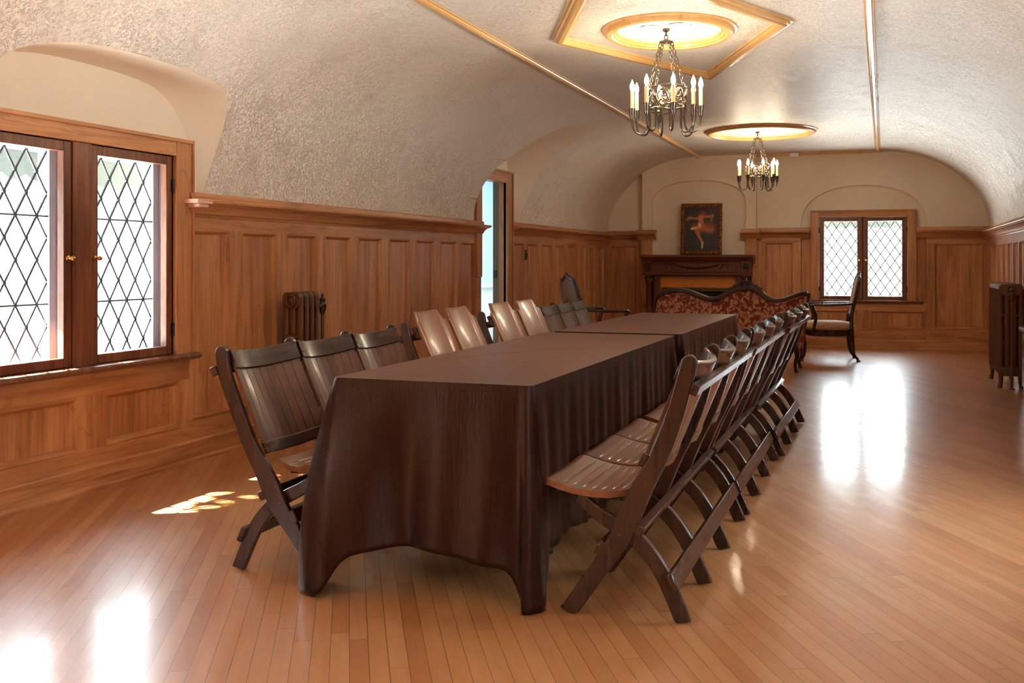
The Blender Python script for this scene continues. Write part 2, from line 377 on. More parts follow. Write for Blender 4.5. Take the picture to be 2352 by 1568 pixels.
for i in range(len(zs) - 1):
    rows = {}
    for j, z in enumerate((zs[i], zs[i + 1])):
        x = cove_x(z, -1)
        n1, f1 = (interp(A1n, z), interp(A1f, z)) if z < top1 else (4.2, 4.2)
        n2, f2 = (interp(A2n, z), interp(A2f, z)) if z < top2 else (10.33, 10.33)
        rows[j] = (seg_row(YB, n1, x, z, 8), seg_row(f1, n2, x, z, 14), seg_row(f2, YF + .02, x, z, 8))
    for a, b in zip(rows[0], rows[1]): mb.grid([a, b])
mb.grid([seg_row(YB, YF + .02, cove_x(z, 1), z, 4) for z in zs])
mb.poly([(XL + CW, YB, ZC), (XR - CW, YB, ZC), (XR - CW, YF + .02, ZC), (XL + CW, YF + .02, ZC)])
# tunnels of the two lunettes
def tunnel(An, Af, Wn, Wf, topA, topW):
    def curve(tn, tf, top, n=70):
        pts = [(b, a) for a, b in tn if a <= top] + [(b, a) for a, b in reversed(tf) if a <= top]
        L = [0]
        for p, q in zip(pts, pts[1:]): L.append(L[-1] + math.hypot(q[0] - p[0], q[1] - p[1]))
        out = []
        for k in range(n + 1):
            s_ = L[-1] * k / n
            for m in range(len(pts) - 1):
                if s_ <= L[m + 1] + 1e-9:
                    u = (s_ - L[m]) / max(1e-9, L[m + 1] - L[m]); out.append((pts[m][0] + (pts[m + 1][0] - pts[m][0]) * u, pts[m][1] + (pts[m + 1][1] - pts[m][1]) * u)); break
        return out
    ca_, cw = curve(An, Af, topA), curve(Wn, Wf, topW)
    rows = []
    for k in range(7):
        u = k / 6; row = []
        for a, b in zip(cw, ca_):
            xa = cove_x(max(b[1], ZS), -1)
            row.append((XL - .03 + (xa - XL + .03) * u, a[0] + (b[0] - a[0]) * u, a[1] + (b[1] - a[1]) * u))
        rows.append(row)
    mb.grid(rows)
mb.cur = 1
tunnel(A1n, A1f, W1n, W1f, 2.192, 2.158); tunnel(A2n, A2f, W2n, W2f, 2.608, 2.48)
mb.cur = 0
# unseen slab added over the ceiling to keep sky light out
mb.box(XL - .4, XR + .4, YB - .4, YF + .4, 2.75, 2.85)
# torn plaster around the chandelier hooks
mb.cur = 2
for (cx, cy_) in ((-1.289, 6.391), (-1.34, 11.805)):
    for pts in (((-.16, .10), (-.10, .14), (-.04, .12), (0, .09), (-.01, .11), (-.06, .145), (-.12, .155)), ((.0, .09), (.04, .13), (.10, .15), (.15, .13), (.12, .17), (.05, .16)), ((.14, .05), (.18, .075), (.20, .05), (.175, .09))):
        mb.poly([(cx + a, cy_ - b * .9, ZC - .0015) for a, b in pts])
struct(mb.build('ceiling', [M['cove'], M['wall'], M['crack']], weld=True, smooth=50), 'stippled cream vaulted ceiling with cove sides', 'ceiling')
# flat walls
def lwall(p): return (XL - .03, p[0], p[1])
def rect(a, b, c_, d): return [(a, c_), (b, c_), (b, d), (a, d)]
def rectwall(mb, fn, u0, u1, z0, z1, holes):
    us = sorted(set([u0, u1] + [h[0] for h in holes] + [h[1] for h in holes])); zz = sorted(set([z0, z1] + [h[2] for h in holes] + [h[3] for h in holes]))
    for a, b in zip(us, us[1:]):
        for c_, d in zip(zz, zz[1:]):
            if not any(h[0] < (a + b) / 2 < h[1] and h[2] < (c_ + d) / 2 < h[3] for h in holes): mb.poly([fn(p) for p in rect(a, b, c_, d)])
mb = MB()
door = (9.45, 10.19, 0.0, 1.985)
def whole(w): return (w[0] - w[1], w[0] + w[1], w[2], w[3])
rectwall(mb, lwall, YB, YF + .05, 0, 2.7, [door, whole(LW), whole(LW2)])
struct(mb.build('wall_left', M['wall']), 'cream plaster left wall with arched window recess and doorway', 'wall')
mb = MB()
rectwall(mb, lambda p: (XR + .03, p[0], p[1]), YB, YF + .05, 0, 2.7, [whole(w) for w in RWS])
struct(mb.build('wall_right', M['wall']), 'plaster right wall behind bluish-lit panelling', 'wall')
mb = MB()
rectwall(mb, lambda p: (p[0], YB, p[1]), XL - .05, XR + .05, 0, 2.7, [])
struct(mb.build('wall_back', M['wall']), 'plaster wall behind the viewer', 'wall')
# far wall: plane with an arched shallow recess round the window
def arch_pts(c_, hw, zsp, ztop, n=28, ex=2.25):
    out = []
    for k in range(n + 1):
        a = PI - PI * k / n; ca_, sa_ = math.cos(a), math.sin(a)
        out.append((c_ + hw * math.copysign(abs(ca_) ** (2 / ex), ca_), zsp + (ztop - zsp) * abs(sa_) ** (2 / ex)))
    return out
fa = arch_pts(-.268, .79, 1.66, 2.175)
mb = MB()
outer = [(XL - .05, 0), (-1.058, 0)] + fa + [(.522, 0), (XR + .05, 0), (XR + .05, 2.7), (XL - .05, 2.7)]
mb.flat([outer], lambda p: (p[0], YF, p[1]))
mb.grid([[(p[0], YF, p[1]) for p in [(-1.058, 0)] + fa + [(.522, 0)]], [(p[0], YF + .045, p[1]) for p in [(-1.058, 0)] + fa + [(.522, 0)]]])
rc = [(-1.058, 0)] + fa + [(.522, 0)]
mb.flat([rc, rect(FW[0] - FW[1], FW[0] + FW[1], FW[2], FW[3])], lambda p: (p[0], YF + .045, p[1]))
# chimney breast with its own arched recess
BD = 14.32; bx0, bx1 = -3.232, -1.645
bc = (-3.094 - 1.778) / 2; ba = arch_pts(bc, .658, 1.95, 2.285, ex=2.3)
def covez(x): # height of the cove over x on the left side
    u = (XL + CW - x) / CW
    return ZC if u <= 0 else ZS + CH * math.sqrt(max(0, 1 - u * u))
tops = [(bx1, ZC)] + [(bx0 + (bx1 - bx0) * k / 16, covez(bx0 + (bx1 - bx0) * k / 16)) for k in range(15, -1, -1)]
ring = [(bx0, .0), (ba[0][0], .0)] + ba + [(ba[-1][0], .0), (bx1, .0)] + tops
mb.flat([ring], lambda p: (p[0], BD, p[1]))
mb.grid([[(bx0, BD, 0), (bx0, BD, covez(bx0))], [(bx0, YF, 0), (bx0, YF, covez(bx0))]])
mb.grid([[(bx1, BD, 0), (bx1, BD, ZC)], [(bx1, YF, 0), (bx1, YF, ZC)]])
rr = [(ba[0][0], 1.0)] + ba + [(ba[-1][0], 1.0)]
mb.grid([[(p[0], BD, p[1]) for p in rr], [(p[0], BD + .075, p[1]) for p in rr]])
mb.flat([rr], lambda p: (p[0], BD + .075, p[1]))
struct(mb.build('wall_far', M['wall'], smooth=40), 'cream plaster end wall with chimney breast and arched recesses', 'wall')
# ------------------------------------------------------------------ wainscot
class Frame:
    """local wall frame: u along wall, n into the room, z up"""
    def __init__(s, O, U, N): s.O = Vector(O); s.U = Vector(U); s.N = Vector(N)
    def __call__(s, u, n, z): return s.O + s.U * u + s.N * n + Vector((0, 0, z))
LF = Frame((XL, 0, 0), (0, 1, 0), (1, 0, 0)); RF = Frame((XR, 0, 0), (0, 1, 0), (-1, 0, 0))
FF = Frame((0, YF, 0), (1, 0, 0), (0, -1, 0)); BF = Frame((0, YB, 0), (1, 0, 0), (0, 1, 0))
CB = Frame((0, BD, 0), (1, 0, 0), (0, -1, 0))
def fbox(mb, F, u0, u1, n0, n1, z0, z1):
    i = len(mb.v)
    for z in (z0, z1):
        for (u, n) in ((u0, n0), (u1, n0), (u1, n1), (u0, n1)): mb.v.append(tuple(F(u, n, z)))
    for q in ((0, 3, 2, 1), (4, 5, 6, 7), (0, 1, 5, 4), (1, 2, 6, 5), (2, 3, 7, 6), (3, 0, 4, 7)): mb.face([i + k for k in q])
def fprofile(mb, F, prof, u0, u1): mb.prism(prof, lambda p: F(u0, p[0], p[1]), lambda p: F(u1, p[0], p[1]))
def panelled(mb, F, u0, u1, z0, z1, panels, t=0.0, rec=-.02):
    """stile-and-rail face with moulded recessed panels; material 0 vertical grain, 1 horizontal"""
    us = sorted(set([u0, u1] + [p[0] for p in panels] + [p[1] for p in panels]))
    zz = sorted(set([z0, z1] + [p[2] for p in panels] + [p[3] for p in panels]))
    for a, b in zip(us, us[1:]):
        for c_, d in zip(zz, zz[1:]):
            um, zm = (a + b) / 2, (c_ + d) / 2
            if any(p[0] < um < p[1] and p[2] < zm < p[3] for p in panels): continue
            mb.cur = 0 if any(p[2] < zm < p[3] for p in panels) else 1
            mb.poly([F(a, t, c_), F(b, t, c_), F(b, t, d), F(a, t, d)])
    for (a, b, c_, d) in panels:
        loops = []
        for ins, n in ((0, t), (.004, t + .006), (.012, t + .005), (.018, t - .006), (.028, t + rec + .004), (.03, t + rec)):
            loops.append([F(a + ins, n, c_ + ins), F(b - ins, n, c_ + ins), F(b - ins, n, d - ins), F(a + ins, n, d - ins)])
        ids = [[mb.vert(p) for p in l] for l in loops]
        for l0, l1 in zip(ids, ids[1:]):
            for k in range(4):
                mb.cur = 1 if k in (0, 2) else 0
                mb.face((l0[k], l0[(k + 1) % 4], l1[(k + 1) % 4], l1[k]))
        mb.cur = 0; mb.face(ids[-1])
    mb.cur = 0
def cap_profile(z, s=1.22):   # z = top of the fascia
    P = [(-.03, -.14), (.006, -.14), (.010, -.128), (.020, -.122), (.030, -.100), (.058, -.074), (.074, -.072), (.078, -.066), (.092, -.062), (.095, -.050), (.088, -.042), (.030, -.039), (.026, -.008), (.016, 0), (-.03, 0)]
    return [(a * s if a > 0 else a, z + b) for a, b in P]
def base_profile(): return [(-.03, 0), (.036, 0), (.036, .012), (.026, .022), (.020, .024), (.018, .112), (.010, .122), (-.03, .124)]
def wains(name, F, secs, caps, bases, rail, label):
    mb = MB()
    for (u0, u1, z0, z1, panels, t) in secs: panelled(mb, F, u0, u1, z0, z1, panels, t)
    struct(mb.build(name, [M['panel'], rail], smooth=30), label, 'wall panelling')
    return mb
PZ = (.235, 1.343)
s2 = [(4.93, 5.305), (5.426, 5.825), (5.927, 6.333), (6.437, 6.831), (6.938, 7.335), (7.456, 7.848), (7.968, 8.348), (8.472, 8.859), (8.97, 9.354)]
s3 = [(10.40, 10.77), (10.885, 11.26), (11.40, 11.78), (11.92, 12.28), (12.43, 12.78), (12.93, 13.28), (13.43, 13.76), (13.88, 14.22)]
wl, wr2 = LW[0] - .838, LW[0] + .838
bk = [(-1.55 + .5 * k, -1.17 + .5 * k) for k in range(2)] + [(1.1 + .5 * k, 1.47 + .5 * k) for k in range(4)]
secs = [(YB, LW2[0] - .84, .12, 1.44, [(a, b, *PZ) for a, b in bk[:1]], 0), (LW2[0] - .84, LW2[0] + .84, .12, .61, [(-.6, -.02, .205, .478), (.2, .8, .205, .478)], 0), (LW2[0] + .84, wl, .12, 1.44, [(a, b, *PZ) for a, b in bk[2:]], 0),
        (wl, wr2, .12, .61, [(3.40, 4.037, .205, .478), (4.233, 4.83, .205, .478)], 0),
        (wr2, 9.45, .12, 1.44, [(a, b, *PZ) for a, b in s2], 0),
        (10.33, YF, .12, 1.46, [(a, b, PZ[0], 1.36) for a, b in s3], 0)]
wains('trim_1', LF, secs, None, None, M['rail_y'], 'orange-brown wood panelling along the left wall')
rp = [(a, b) for a, b in ((10.45, 10.83), (10.95, 11.33), (11.45, 11.83), (11.95, 12.33), (12.45, 12.83), (12.95, 13.33), (13.45, 13.83), (13.92, 14.25))]
secs = []
cur = YB
for w in sorted(RWS):
    secs.append((cur, w[0] - .84, .12, 1.44, [], 0)); secs.append((w[0] - .84, w[0] + .84, .12, .61, [(w[0] - .75, w[0] - .06, .205, .478), (w[0] + .06, w[0] + .75, .205, .478)], 0)); cur = w[0] + .84
secs.append((cur, YF, .12, 1.46, [(a, b, PZ[0], 1.36) for a, b in rp], 0))
wains('trim_2', RF, secs, None, None, M['rail_y'], 'wood panelling along the right wall behind the radiator')
f0, f1 = -1.058, .522
secs = [(XL, bx0, .12, 1.48, [(-3.712, -3.338, .26, 1.385)], .024),
        (bx1, f0, .12, 1.50, [(-1.534, -1.157, .26, 1.415)], .05),
        (f1, XR, .12, 1.49, [(.615, 1.201, .275, 1.388)], .05),
        (f0, f1, .12, .62, [(-.985, -.365, .265, .50), (-.17, .505, .265, .50)], .012)]
mb = MB()
for (u0, u1, z0, z1, panels, t) in secs: panelled(mb, FF, u0, u1, z0, z1, panels, t)
for (a, b, t) in ((f0 - .001, f0, .05), (f1, f1 + .001, .05)): fbox(mb, FF, a, b, -.03, t, .1, 1.52)
# plain boards either side of the window inside the recess
for a, b in ((f0, FW[0] - FW[1]), (FW[0] + FW[1], f1)): fbox(mb, FF, a, b, -.028, -.012, .6, 1.53)
struct(mb.build('trim_3', [M['panel'], M['rail_x']], smooth=30), 'wood panelling on the end wall around the far window', 'wall panelling')
mb = MB(); panelled(mb, BF, XL, XR, .12, .61, [(-3.6 + .8 * k, -3.0 + .8 * k, .205, .478) for k in range(6)], .024)
fbox(mb, BF, XL, XR, -.01, .018, .6, 1.44)
struct(mb.build('trim_4', [M['panel'], M['rail_x']], smooth=30), 'wood panelling on the wall behind the viewer', 'wall panelling')
# caps
mb = MB()
for a, b in ((YB, LW2[0] - .84), (LW2[0] + .84, wl), (wr2 - .02, 9.475)): fprofile(mb, LF, cap_profile(1.555), a, b)
fprofile(mb, LF, cap_profile(1.578), 10.335, YF)
struct(mb.build('trim_5', M['rail_y'], smooth=30), 'moulded cap rail on top of the left wall panelling', 'moulding')
mb = MB(); c0 = YB
for w in sorted(RWS): fprofile(mb, RF, cap_profile(1.575), c0, w[0] - .84); c0 = w[0] + .84
fprofile(mb, RF, cap_profile(1.585), c0, YF)
struct(mb.build('trim_6', M['rail_y'], smooth=30), 'moulded cap rail on top of the right wall panelling', 'moulding')
mb = MB()
fprofile(mb, FF, cap_profile(1.592), XL, bx0)
fprofile(mb, FF, [(a + .05, b) for a, b in cap_profile(1.61)], bx1 - .0, -.945)
fprofile(mb, FF, [(a + .05, b) for a, b in cap_profile(1.605)], .405, XR)
# short returns on the chimney breast
for a, b in ((bx0 - .06, ba[0][0] + .07), (ba[-1][0] - .07, bx1 + .06)): fprofile(mb, CB, [(a_ + .02, b_) for a_, b_ in cap_profile(1.60)], a, b)
for a, b in ((bx0 - .002, ba[0][0] + .005), (ba[-1][0] - .005, bx1 + .002)): fbox(mb, CB, a, b, -.02, .022, 0, 1.47)
struct(mb.build('trim_7', [M['rail_x']], smooth=30), 'moulded cap rail and pilaster strips on the end wall', 'moulding')
mb = MB(); fprofile(mb, BF, cap_profile(1.555), XL, XR)
struct(mb.build('trim_8', [M['rail_x']], smooth=30), 'moulded cap rail on the wall behind the viewer', 'moulding')
# raw end block on the near cap
mb = MB(); fbox(mb, LF, 4.845, 4.985, .0, .115, 1.486, 1.512); fbox(mb, LF, 4.88, 4.965, .0, .10, 1.466, 1.486)
tag(mb.build('trim_block', M['pale'], bevel=.003), 'small pale raw wood block at the cap rail end beside the left window', 'trim piece')
# baseboards
mb = MB(); fprofile(mb, LF, base_profile(), YB, 9.31); fprofile(mb, LF, base_profile(), 10.33, YF)
struct(mb.build('baseboard_left', M['rail_y'], smooth=30), 'tall wood baseboard along the left wall', 'baseboard')
mb = MB(); fprofile(mb, RF, base_profile(), YB, YF)
struct(mb.build('baseboard_right', M['rail_y'], smooth=30), 'tall wood baseboard along the right wall', 'baseboard')
mb = MB(); fprofile(mb, FF, base_profile(), XL, bx0); fprofile(mb, FF, [(a + .05, b) for a, b in base_profile()], bx1, XR)
struct(mb.build('baseboard_far', M['rail_x'], smooth=30), 'tall wood baseboard along the end wall', 'baseboard')
mb = MB(); fprofile(mb, BF, base_profile(), XL, XR)
struct(mb.build('baseboard_back', M['rail_x'], smooth=30), 'wood baseboard behind the viewer', 'baseboard')
# ------------------------------------------------------------------ ceiling mouldings
mp = [(-.034, .002), (-.034, -.006), (-.026, -.010), (-.022, -.018), (-.010, -.026), (.008, -.026), (.014, -.020), (.022, -.018), (.026, -.010), (.034, -.008), (.034, .002)]
def mould(mb, path, closed=False, prof=mp, z=ZC):
    P = [Vector((p[0], p[1], 0)) for p in path]; n = len(P); rings = []
    for i in range(n):
        if closed: t0, t1 = (P[i] - P[i - 1]).normalized(), (P[(i + 1) % n] - P[i]).normalized()
        else: t0 = (P[i] - P[max(i - 1, 0)]); t1 = (P[min(i + 1, n - 1)] - P[i]); t0 = t0 if t0.length else t1; t1 = t1 if t1.length else t0; t0 = t0.normalized(); t1 = t1.normalized()
        T = (t0 + t1).normalized(); Nn = Vector((-T.y, T.x, 0)); k = 1 / max(.2, T.dot(t0))
        rings.append([P[i] + Nn * (a * k) + Vector((0, 0, z + b)) for a, b in prof])
    if closed: rings.append(rings[0])
    mb.loft(rings, cap=not closed)
mb = MB(); mould(mb, [(XL + CW, YB), (XL + CW, YF - .05), (XR - CW, YF - .05), (XR - CW, YB)])
struct(mb.build('trim_9', M['gold'], smooth=30), 'golden wood border moulding around the flat ceiling', 'moulding')
mp2 = [(a * 1.45, b * 1.5) for a, b in mp]
mb = MB(); mould(mb, [(-2.0, 6.42), (-1.285, 8.07), (-.57, 6.42), (-1.285, 4.77)], True, mp2)
struct(mb.build('trim_10', M['gold'], smooth=30), 'golden diamond moulding around the near chandelier', 'moulding')
def ell(cx, cy_, a, b, n=64): return [(cx + a * math.cos(2 * PI * k / n), cy_ + b * math.sin(2 * PI * k / n)) for k in range(n)]
mb = MB(); mould(mb, ell(-1.28, 6.44, .372, .43), True, mp2)
struct(mb.build('trim_11', M['gold'], smooth=30), 'golden round moulding above the near chandelier', 'moulding')
mb = MB(); mould(mb, ell(-1.305, 11.78, .565, .62), True, mp2)
struct(mb.build('trim_12', M['gold'], smooth=30), 'golden round moulding above the far chandelier', 'moulding')
mb = MB()
for c_ in ((-1.28, 6.44, .33, .39), (-1.305, 11.78, .52, .58)): mb.poly([(p[0], p[1], ZC - .0008) for p in ell(*c_)])
struct(mb.build('trim_13', M['smooth']), 'smooth white plaster discs inside the round mouldings', 'plaster medallion')
# ------------------------------------------------------------------ windows
def window(name, F, w, label, casing=.138, leaded=True, rail=None, sashdepth=0.0, sillx=.035, apron=True):
    uc, hw, z0, z1, ml = w
    rail = rail or M['rail_y']; ow_ = hw + casing
    mb = MB()
    for a, b in ((uc - ow_, uc - hw), (uc + hw, uc + ow_)): fbox(mb, F, a, b, -.03, .022, z0 - .02, z1 + .09)
    mb.cur = 1; fbox(mb, F, uc - hw, uc + hw, -.03, .022, z1, z1 + .09)
    fbox(mb, F, uc - ow_ - .004, uc + ow_ + .004, -.03, .036, z1 + .078, z1 + .098); mb.cur = 0
    for sg in (-1, 1):
        a = uc + sg * (ow_ - .006); fbox(mb, F, min(a, a + sg * .014), max(a, a + sg * .014), -.03, .036, z0 - .02, z1 + .098)
    root = mb.build(name, [M['panel'], rail], bevel=.003); struct(root, label, 'window')
    # deep jambs, head and mullion
    mb = MB()
    for a, b in ((uc - hw - .02, uc - hw), (uc + hw, uc + hw + .02)): fbox(mb, F, a, b, -.05, .0, z0 - .02, z1 + .02)
    fbox(mb, F, uc - hw, uc + hw, -.22, .0, z1, z1 + .02); fbox(mb, F, uc - hw, uc + hw, -.24, -.02, z0 - .03, z0)
    if ml: fbox(mb, F, uc - ml / 2, uc + ml / 2, -.05, .004, z0, z1)
    mb.cur = 1
    for a, b in ((uc - hw - .02, uc - hw), (uc + hw, uc + hw + .02)): fbox(mb, F, a, b, -.22, -.05, z0 - .02, z1 + .02)
    m2 = max(ml, .10)
    fbox(mb, F, uc - m2 / 2, uc + m2 / 2, -.22, -.05, z0, z1)
    mb.build('window_frame', [M['sash'], M['jamb']], root, bevel=.002)
    mb = MB()
    fprofile(mb, F, [(-.05, z0 - .034), (.05, z0 - .034), (.062, z0 - .026), (.066, z0 - .014), (.058, z0 - .004), (.04, z0), (-.05, z0)], uc - ow_ - sillx, uc + ow_ + sillx)
    mb.build('window_sill', M['sash'], root, smooth=30)
    st = .048 if ml else .064
    for sg in (-1, 1):
        a0, a1 = (uc - hw, uc - ml / 2) if sg < 0 else (uc + ml / 2, uc + hw)
        a0 += .004; a1 -= .004
        mb = MB()
        g0, g1, h0, h1 = a0 + st, a1 - st, z0 + .05, z1 - .054
        fbox(mb, F, a0, g0, -.046, -.004, z0 + .002, z1 - .003); fbox(mb, F, g1, a1, -.046, -.004, z0 + .002, z1 - .003)
        fbox(mb, F, g0, g1, -.046, -.004, z0 + .002, h0); fbox(mb, F, g0, g1, -.046, -.004, h1, z1 - .003)
        sash = mb.build('window_sash', M['sash'], root, bevel=.004)
        mb = MB(); fbox(mb, F, g0 - .004, g1 + .004, -.028, -.024, h0 - .004, h1 + .004); mb.build('pane', M['glass'], sash)
        ku = a1 - st * .5 if sg < 0 else a0 + st * .5
        mb = MB(); c_ = F(ku, 0, (z0 + z1) / 2 - .02); nv = F.N
        mb.tube([c_ - nv * .004, c_ + nv * .004, c_ + nv * .006, c_ + nv * .016, c_ + nv * .022, c_ + nv * .03, c_ + nv * .038, c_ + nv * .040], [.014, .014, .006, .005, .010, .013, .009, .002], 12)
        mb.build('knob', M['brass'], sash)
        hu = a0 + .002 if sg < 0 else a1 - .002
        for hz in (z0 + .14, z1 - .17):
            mb = MB(); fbox(mb, F, hu - .009, hu + .009, -.006, .005, hz - .035, hz + .035); c_ = F(hu, .005, hz)
            mb.tube([c_ - Vector((0, 0, .035)), c_ + Vector((0, 0, .035))], .006, 8); mb.build('hinge', M['black'], sash)
        # outer sash with the leaded light
        mb = MB()
        q0, q1 = a0 + st - .006, a1 - st + .006
        fbox(mb, F, a0 - .004, q0, -.145, -.100, z0, z1); fbox(mb, F, q1, a1 + .004, -.145, -.100, z0, z1)
        fbox(mb, F, q0, q1, -.145, -.100, z0, h0 - .006); fbox(mb, F, q0, q1, -.145, -.100, h1 + .006, z1)
        ls = mb.build('leaded_sash', M['jamb'], root, bevel=.003)
        mb = MB(); fbox(mb, F, q0 - .004, q1 + .004, -.128, -.124, h0 - .01, h1 + .01); mb.build('pane', M['glass'], ls)
        if leaded:
            pu, pz, lw, off = leaded
            mb = MB(); nn = -.120; zt, zb = h1 + .006, h0 - .006; nodes = set()
            for sl in (-1, 1):
                for k in range(-40, 60):
                    # u = u0 + k*pu/… lines through (q0 + k*pu, zt) with slope sl*pz/pu
                    b0 = q0 + off + k * pu
                    # clip to rectangle
                    pts = []
                    for z in (zt, zb):
                        u = b0 + sl * (zt - z) * pu / pz
                        pts.append((u, z))
                    (ua, za), (ub, zb_) = pts; t0, t1 = 0.0, 1.0; du = ub - ua
                    for lim, s_ in ((q0, 1), (q1, -1)):
                        da, db = (ua - lim) * s_, (ub - lim) * s_
                        if da < 0 and db < 0: t0, t1 = 1, 0; break
                        if da < 0: t0 = max(t0, da / (da - db))
                        elif db < 0: t1 = min(t1, da / (da - db))
                    if t1 - t0 < .01: continue
                    p0 = (ua + du * t0, za + (zb_ - za) * t0); p1 = (ua + du * t1, za + (zb_ - za) * t1)
                    mb.bar([F(p0[0], nn, p0[1]), F(p1[0], nn, p1[1])], .006, lw, F.N)
            j = 0; z = zt
            while z > zb:
                k0 = 0 if j % 2 == 0 else .5
                u = q0 + off + (k0 - 3) * pu
                while u < q1:
                    if u > q0 + .005: c_ = F(u, nn, z); mb.tube([c_ - F.N * .006, c_ + F.N * .006], lw * 1.05, 6)
                    u += pu
                z -= pz / 2; j += 1
            if ml:
                for hz in (zt - 1.5 * pz, zt - 3.5 * pz): mb.bar([F(q0, nn + .008, hz), F(q1, nn + .008, hz)], .008, .008, F.N)
            mb.build('lead_lattice', M['lead'], ls, smooth=0)
    return root
window('window_1', LF, LW, 'large double casement with diamond leaded lights on the left wall', leaded=(.1315, .2165, .0100, .02))
window('window_2', FF, FW, 'double casement with diamond leaded lights on the end wall', casing=.1, rail=M['rail_x'], leaded=(.1215, .178, .0095, -.02), sillx=.09)
window('window_3', LF, LW2, 'casement on the left wall beside the viewer', leaded=False)
for i, w in enumerate(sorted(RWS)): window('window_%d' % (i + 4), RF, w, ['casement on the right wall beside the viewer', 'casement on the right wall opposite the table', 'casement on the right wall farther along'][i], leaded=False)
# awnings outside the two visible windows
def awning(F, uc, hw, zt, zf, out, drop, label, pitch=.16):
    root = thing('awning', F(uc, -.25, zt)); inv = Matrix.Translation(-Vector(root.location))
    def L(u, n, z): return F(u, n, z) - Vector(root.location)
    mb = MB(); mb.grid([[L(uc - hw, -.24, zt), L(uc + hw, -.24, zt)], [L(uc - hw, -out, zf), L(uc + hw, -out, zf)]])
    mb.build('canopy', M['awning'], root)
    mb = MB(); n = int(2 * hw / pitch) * 10; a, b = [], []
    for k in range(n + 1):
        u = uc - hw + 2 * hw * k / n
        a.append(L(u, -out, zf)); b.append(L(u, -out - .005, zf - drop + .035 * abs(math.sin(PI * (u - uc + hw) / pitch)) ** 1 * -1))
    mb.grid([a, b]); mb.build('valance', M['awning'], root)
    mb = MB()
    for sg in (-1, 1): mb.tube([L(uc + sg * (hw - .02), -.24, zt - .5), L(uc + sg * (hw - .02), -out, zf)], .012, 8)
    mb.tube([L(uc - hw, -out, zf), L(uc + hw, -out, zf)], .012, 8)
    mb.build('frame', M['lead'], root)
    return tag(root, label, 'awning')
awning(LF, LW[0], 1.3, 2.0, 1.75, .50, .13, 'grey scalloped awning outside the large left window')
awning(FF, FW[0], .95, 2.0, 1.755, .50, .11, 'grey scalloped awning outside the end wall window', .13)
# ------------------------------------------------------------------ doorway and hall
mb = MB(); d0, d1, dz = door[0], door[1], door[3]
fbox(mb, LF, d0 - .14, d0, -.03, .024, 1.0, dz + .115); fbox(mb, LF, d0 - .135, d0, -.03, .012, .0, 1.0)
fbox(mb, LF, d1, d1 + .145, -.03, .024, 0, dz + .115)
fbox(mb, LF, d1 + .125, d1 + .15, -.03, .038, 0, dz + .12)
mb.cur = 1; fbox(mb, LF, d0, d1, -.03, .024, dz, dz + .115); fbox(mb, LF, d0 - .145, d1 + .15, -.03, .038, dz + .10, dz + .122)
dr = struct(mb.build('door_1', [M['panel'], M['rail_y']], bevel=.003), 'open doorway in the left wall with brown wood casing', 'doorway')
mb = MB(); fbox(mb, LF, d0 - .02, d0, -.085, .0, 0, dz + .02); fbox(mb, LF, d1, d1 + .02, -.085, .0, 0, dz + .02); fbox(mb, LF, d0, d1, -.085, 0, dz, dz + .02)
mb.build('door_frame', [M['panel']], dr, bevel=.002)
mb = MB(); fbox(mb, LF, d0 - .03, d0 - .012, -.15, -.085, 0, dz + .02); fbox(mb, LF, d1 + .0, d1 + .02, -.15, -.085, 0, dz + .02); fbox(mb, LF, d0, d1, -.15, -.085, dz + .01, dz + .03)
mb.build('door_jamb', [M['hjamb']], dr, bevel=.002)
mb = MB(); fbox(mb, LF, d1 - .008, d1 + .001, -.145, -.105, .98, 1.06); mb.build('strike_plate', [M['black']], dr, bevel=.002)
mb = MB()
hx0, hx1, hy0, hy1 = -5.25, XL - .15, 8.6, 14.4
mb.cur = 0
mb.poly([(hx0, hy0, .82), (hx0, hy1, .82), (hx0, hy1, 2.6), (hx0, hy0, 2.6)]); mb.poly([(hx0, hy1, 0), (hx1, hy1, 0), (hx1, hy1, 2.6), (hx0, hy1, 2.6)])
mb.poly([(hx0, hy0, 0), (hx1, hy0, 0), (hx1, hy0, 2.6), (hx0, hy0, 2.6)]); mb.poly([(hx0, hy0, 2.6), (hx1, hy0, 2.6), (hx1, hy1, 2.6), (hx0, hy1, 2.6)])
mb.flat([[(hy0, 0), (d0 - .03, 0), (d0 - .03, dz + .03), (d1 + .02, dz + .03), (d1 + .02, 0), (hy1, 0), (hy1, 2.6), (hy0, 2.6)]], lambda p: (hx1, p[0], p[1]))
mb.cur = 1; mb.poly([(hx0, hy0, 0), (hx0, hy1, 0), (hx0, hy1, .82), (hx0, hy0, .82)]); mb.box(hx0, hx0 + .03, hy0, hy1, .79, .83)
mb.cur = 2; mb.poly([(hx0, hy0, -.002), (XL - .05, hy0, -.002), (XL - .05, hy1, -.002), (hx0, hy1, -.002)])
struct(mb.build('wall_hallway', [M['hall'], M['hallw'], M['floor']], smooth=0), 'pale blue hallway walls seen through the doorway', 'wall')
# =================================================================== OBJECTS
# light switch, sensor box
mb = MB(); fbox(mb, LF, 10.795, 10.845, .0, .008, 1.17, 1.285); sw = mb.build('light_switch', M['black'], bevel=.003)
tag(sw, 'black light switch plate on the panelling right of the doorway', 'light switch')
mb = MB(); fbox(mb, LF, 10.813, 10.827, .008, .02, 1.215, 1.24); mb.build('toggle', M['black'], sw, bevel=.002)
mb = MB(); mb.box(-1.20, -1.08, YF - .13, YF - .075, ZC - .05, ZC); o = mb.build('sensor_box', M['white'], bevel=.006)
tag(o, 'small white box on the ceiling border above the end wall', 'sensor')
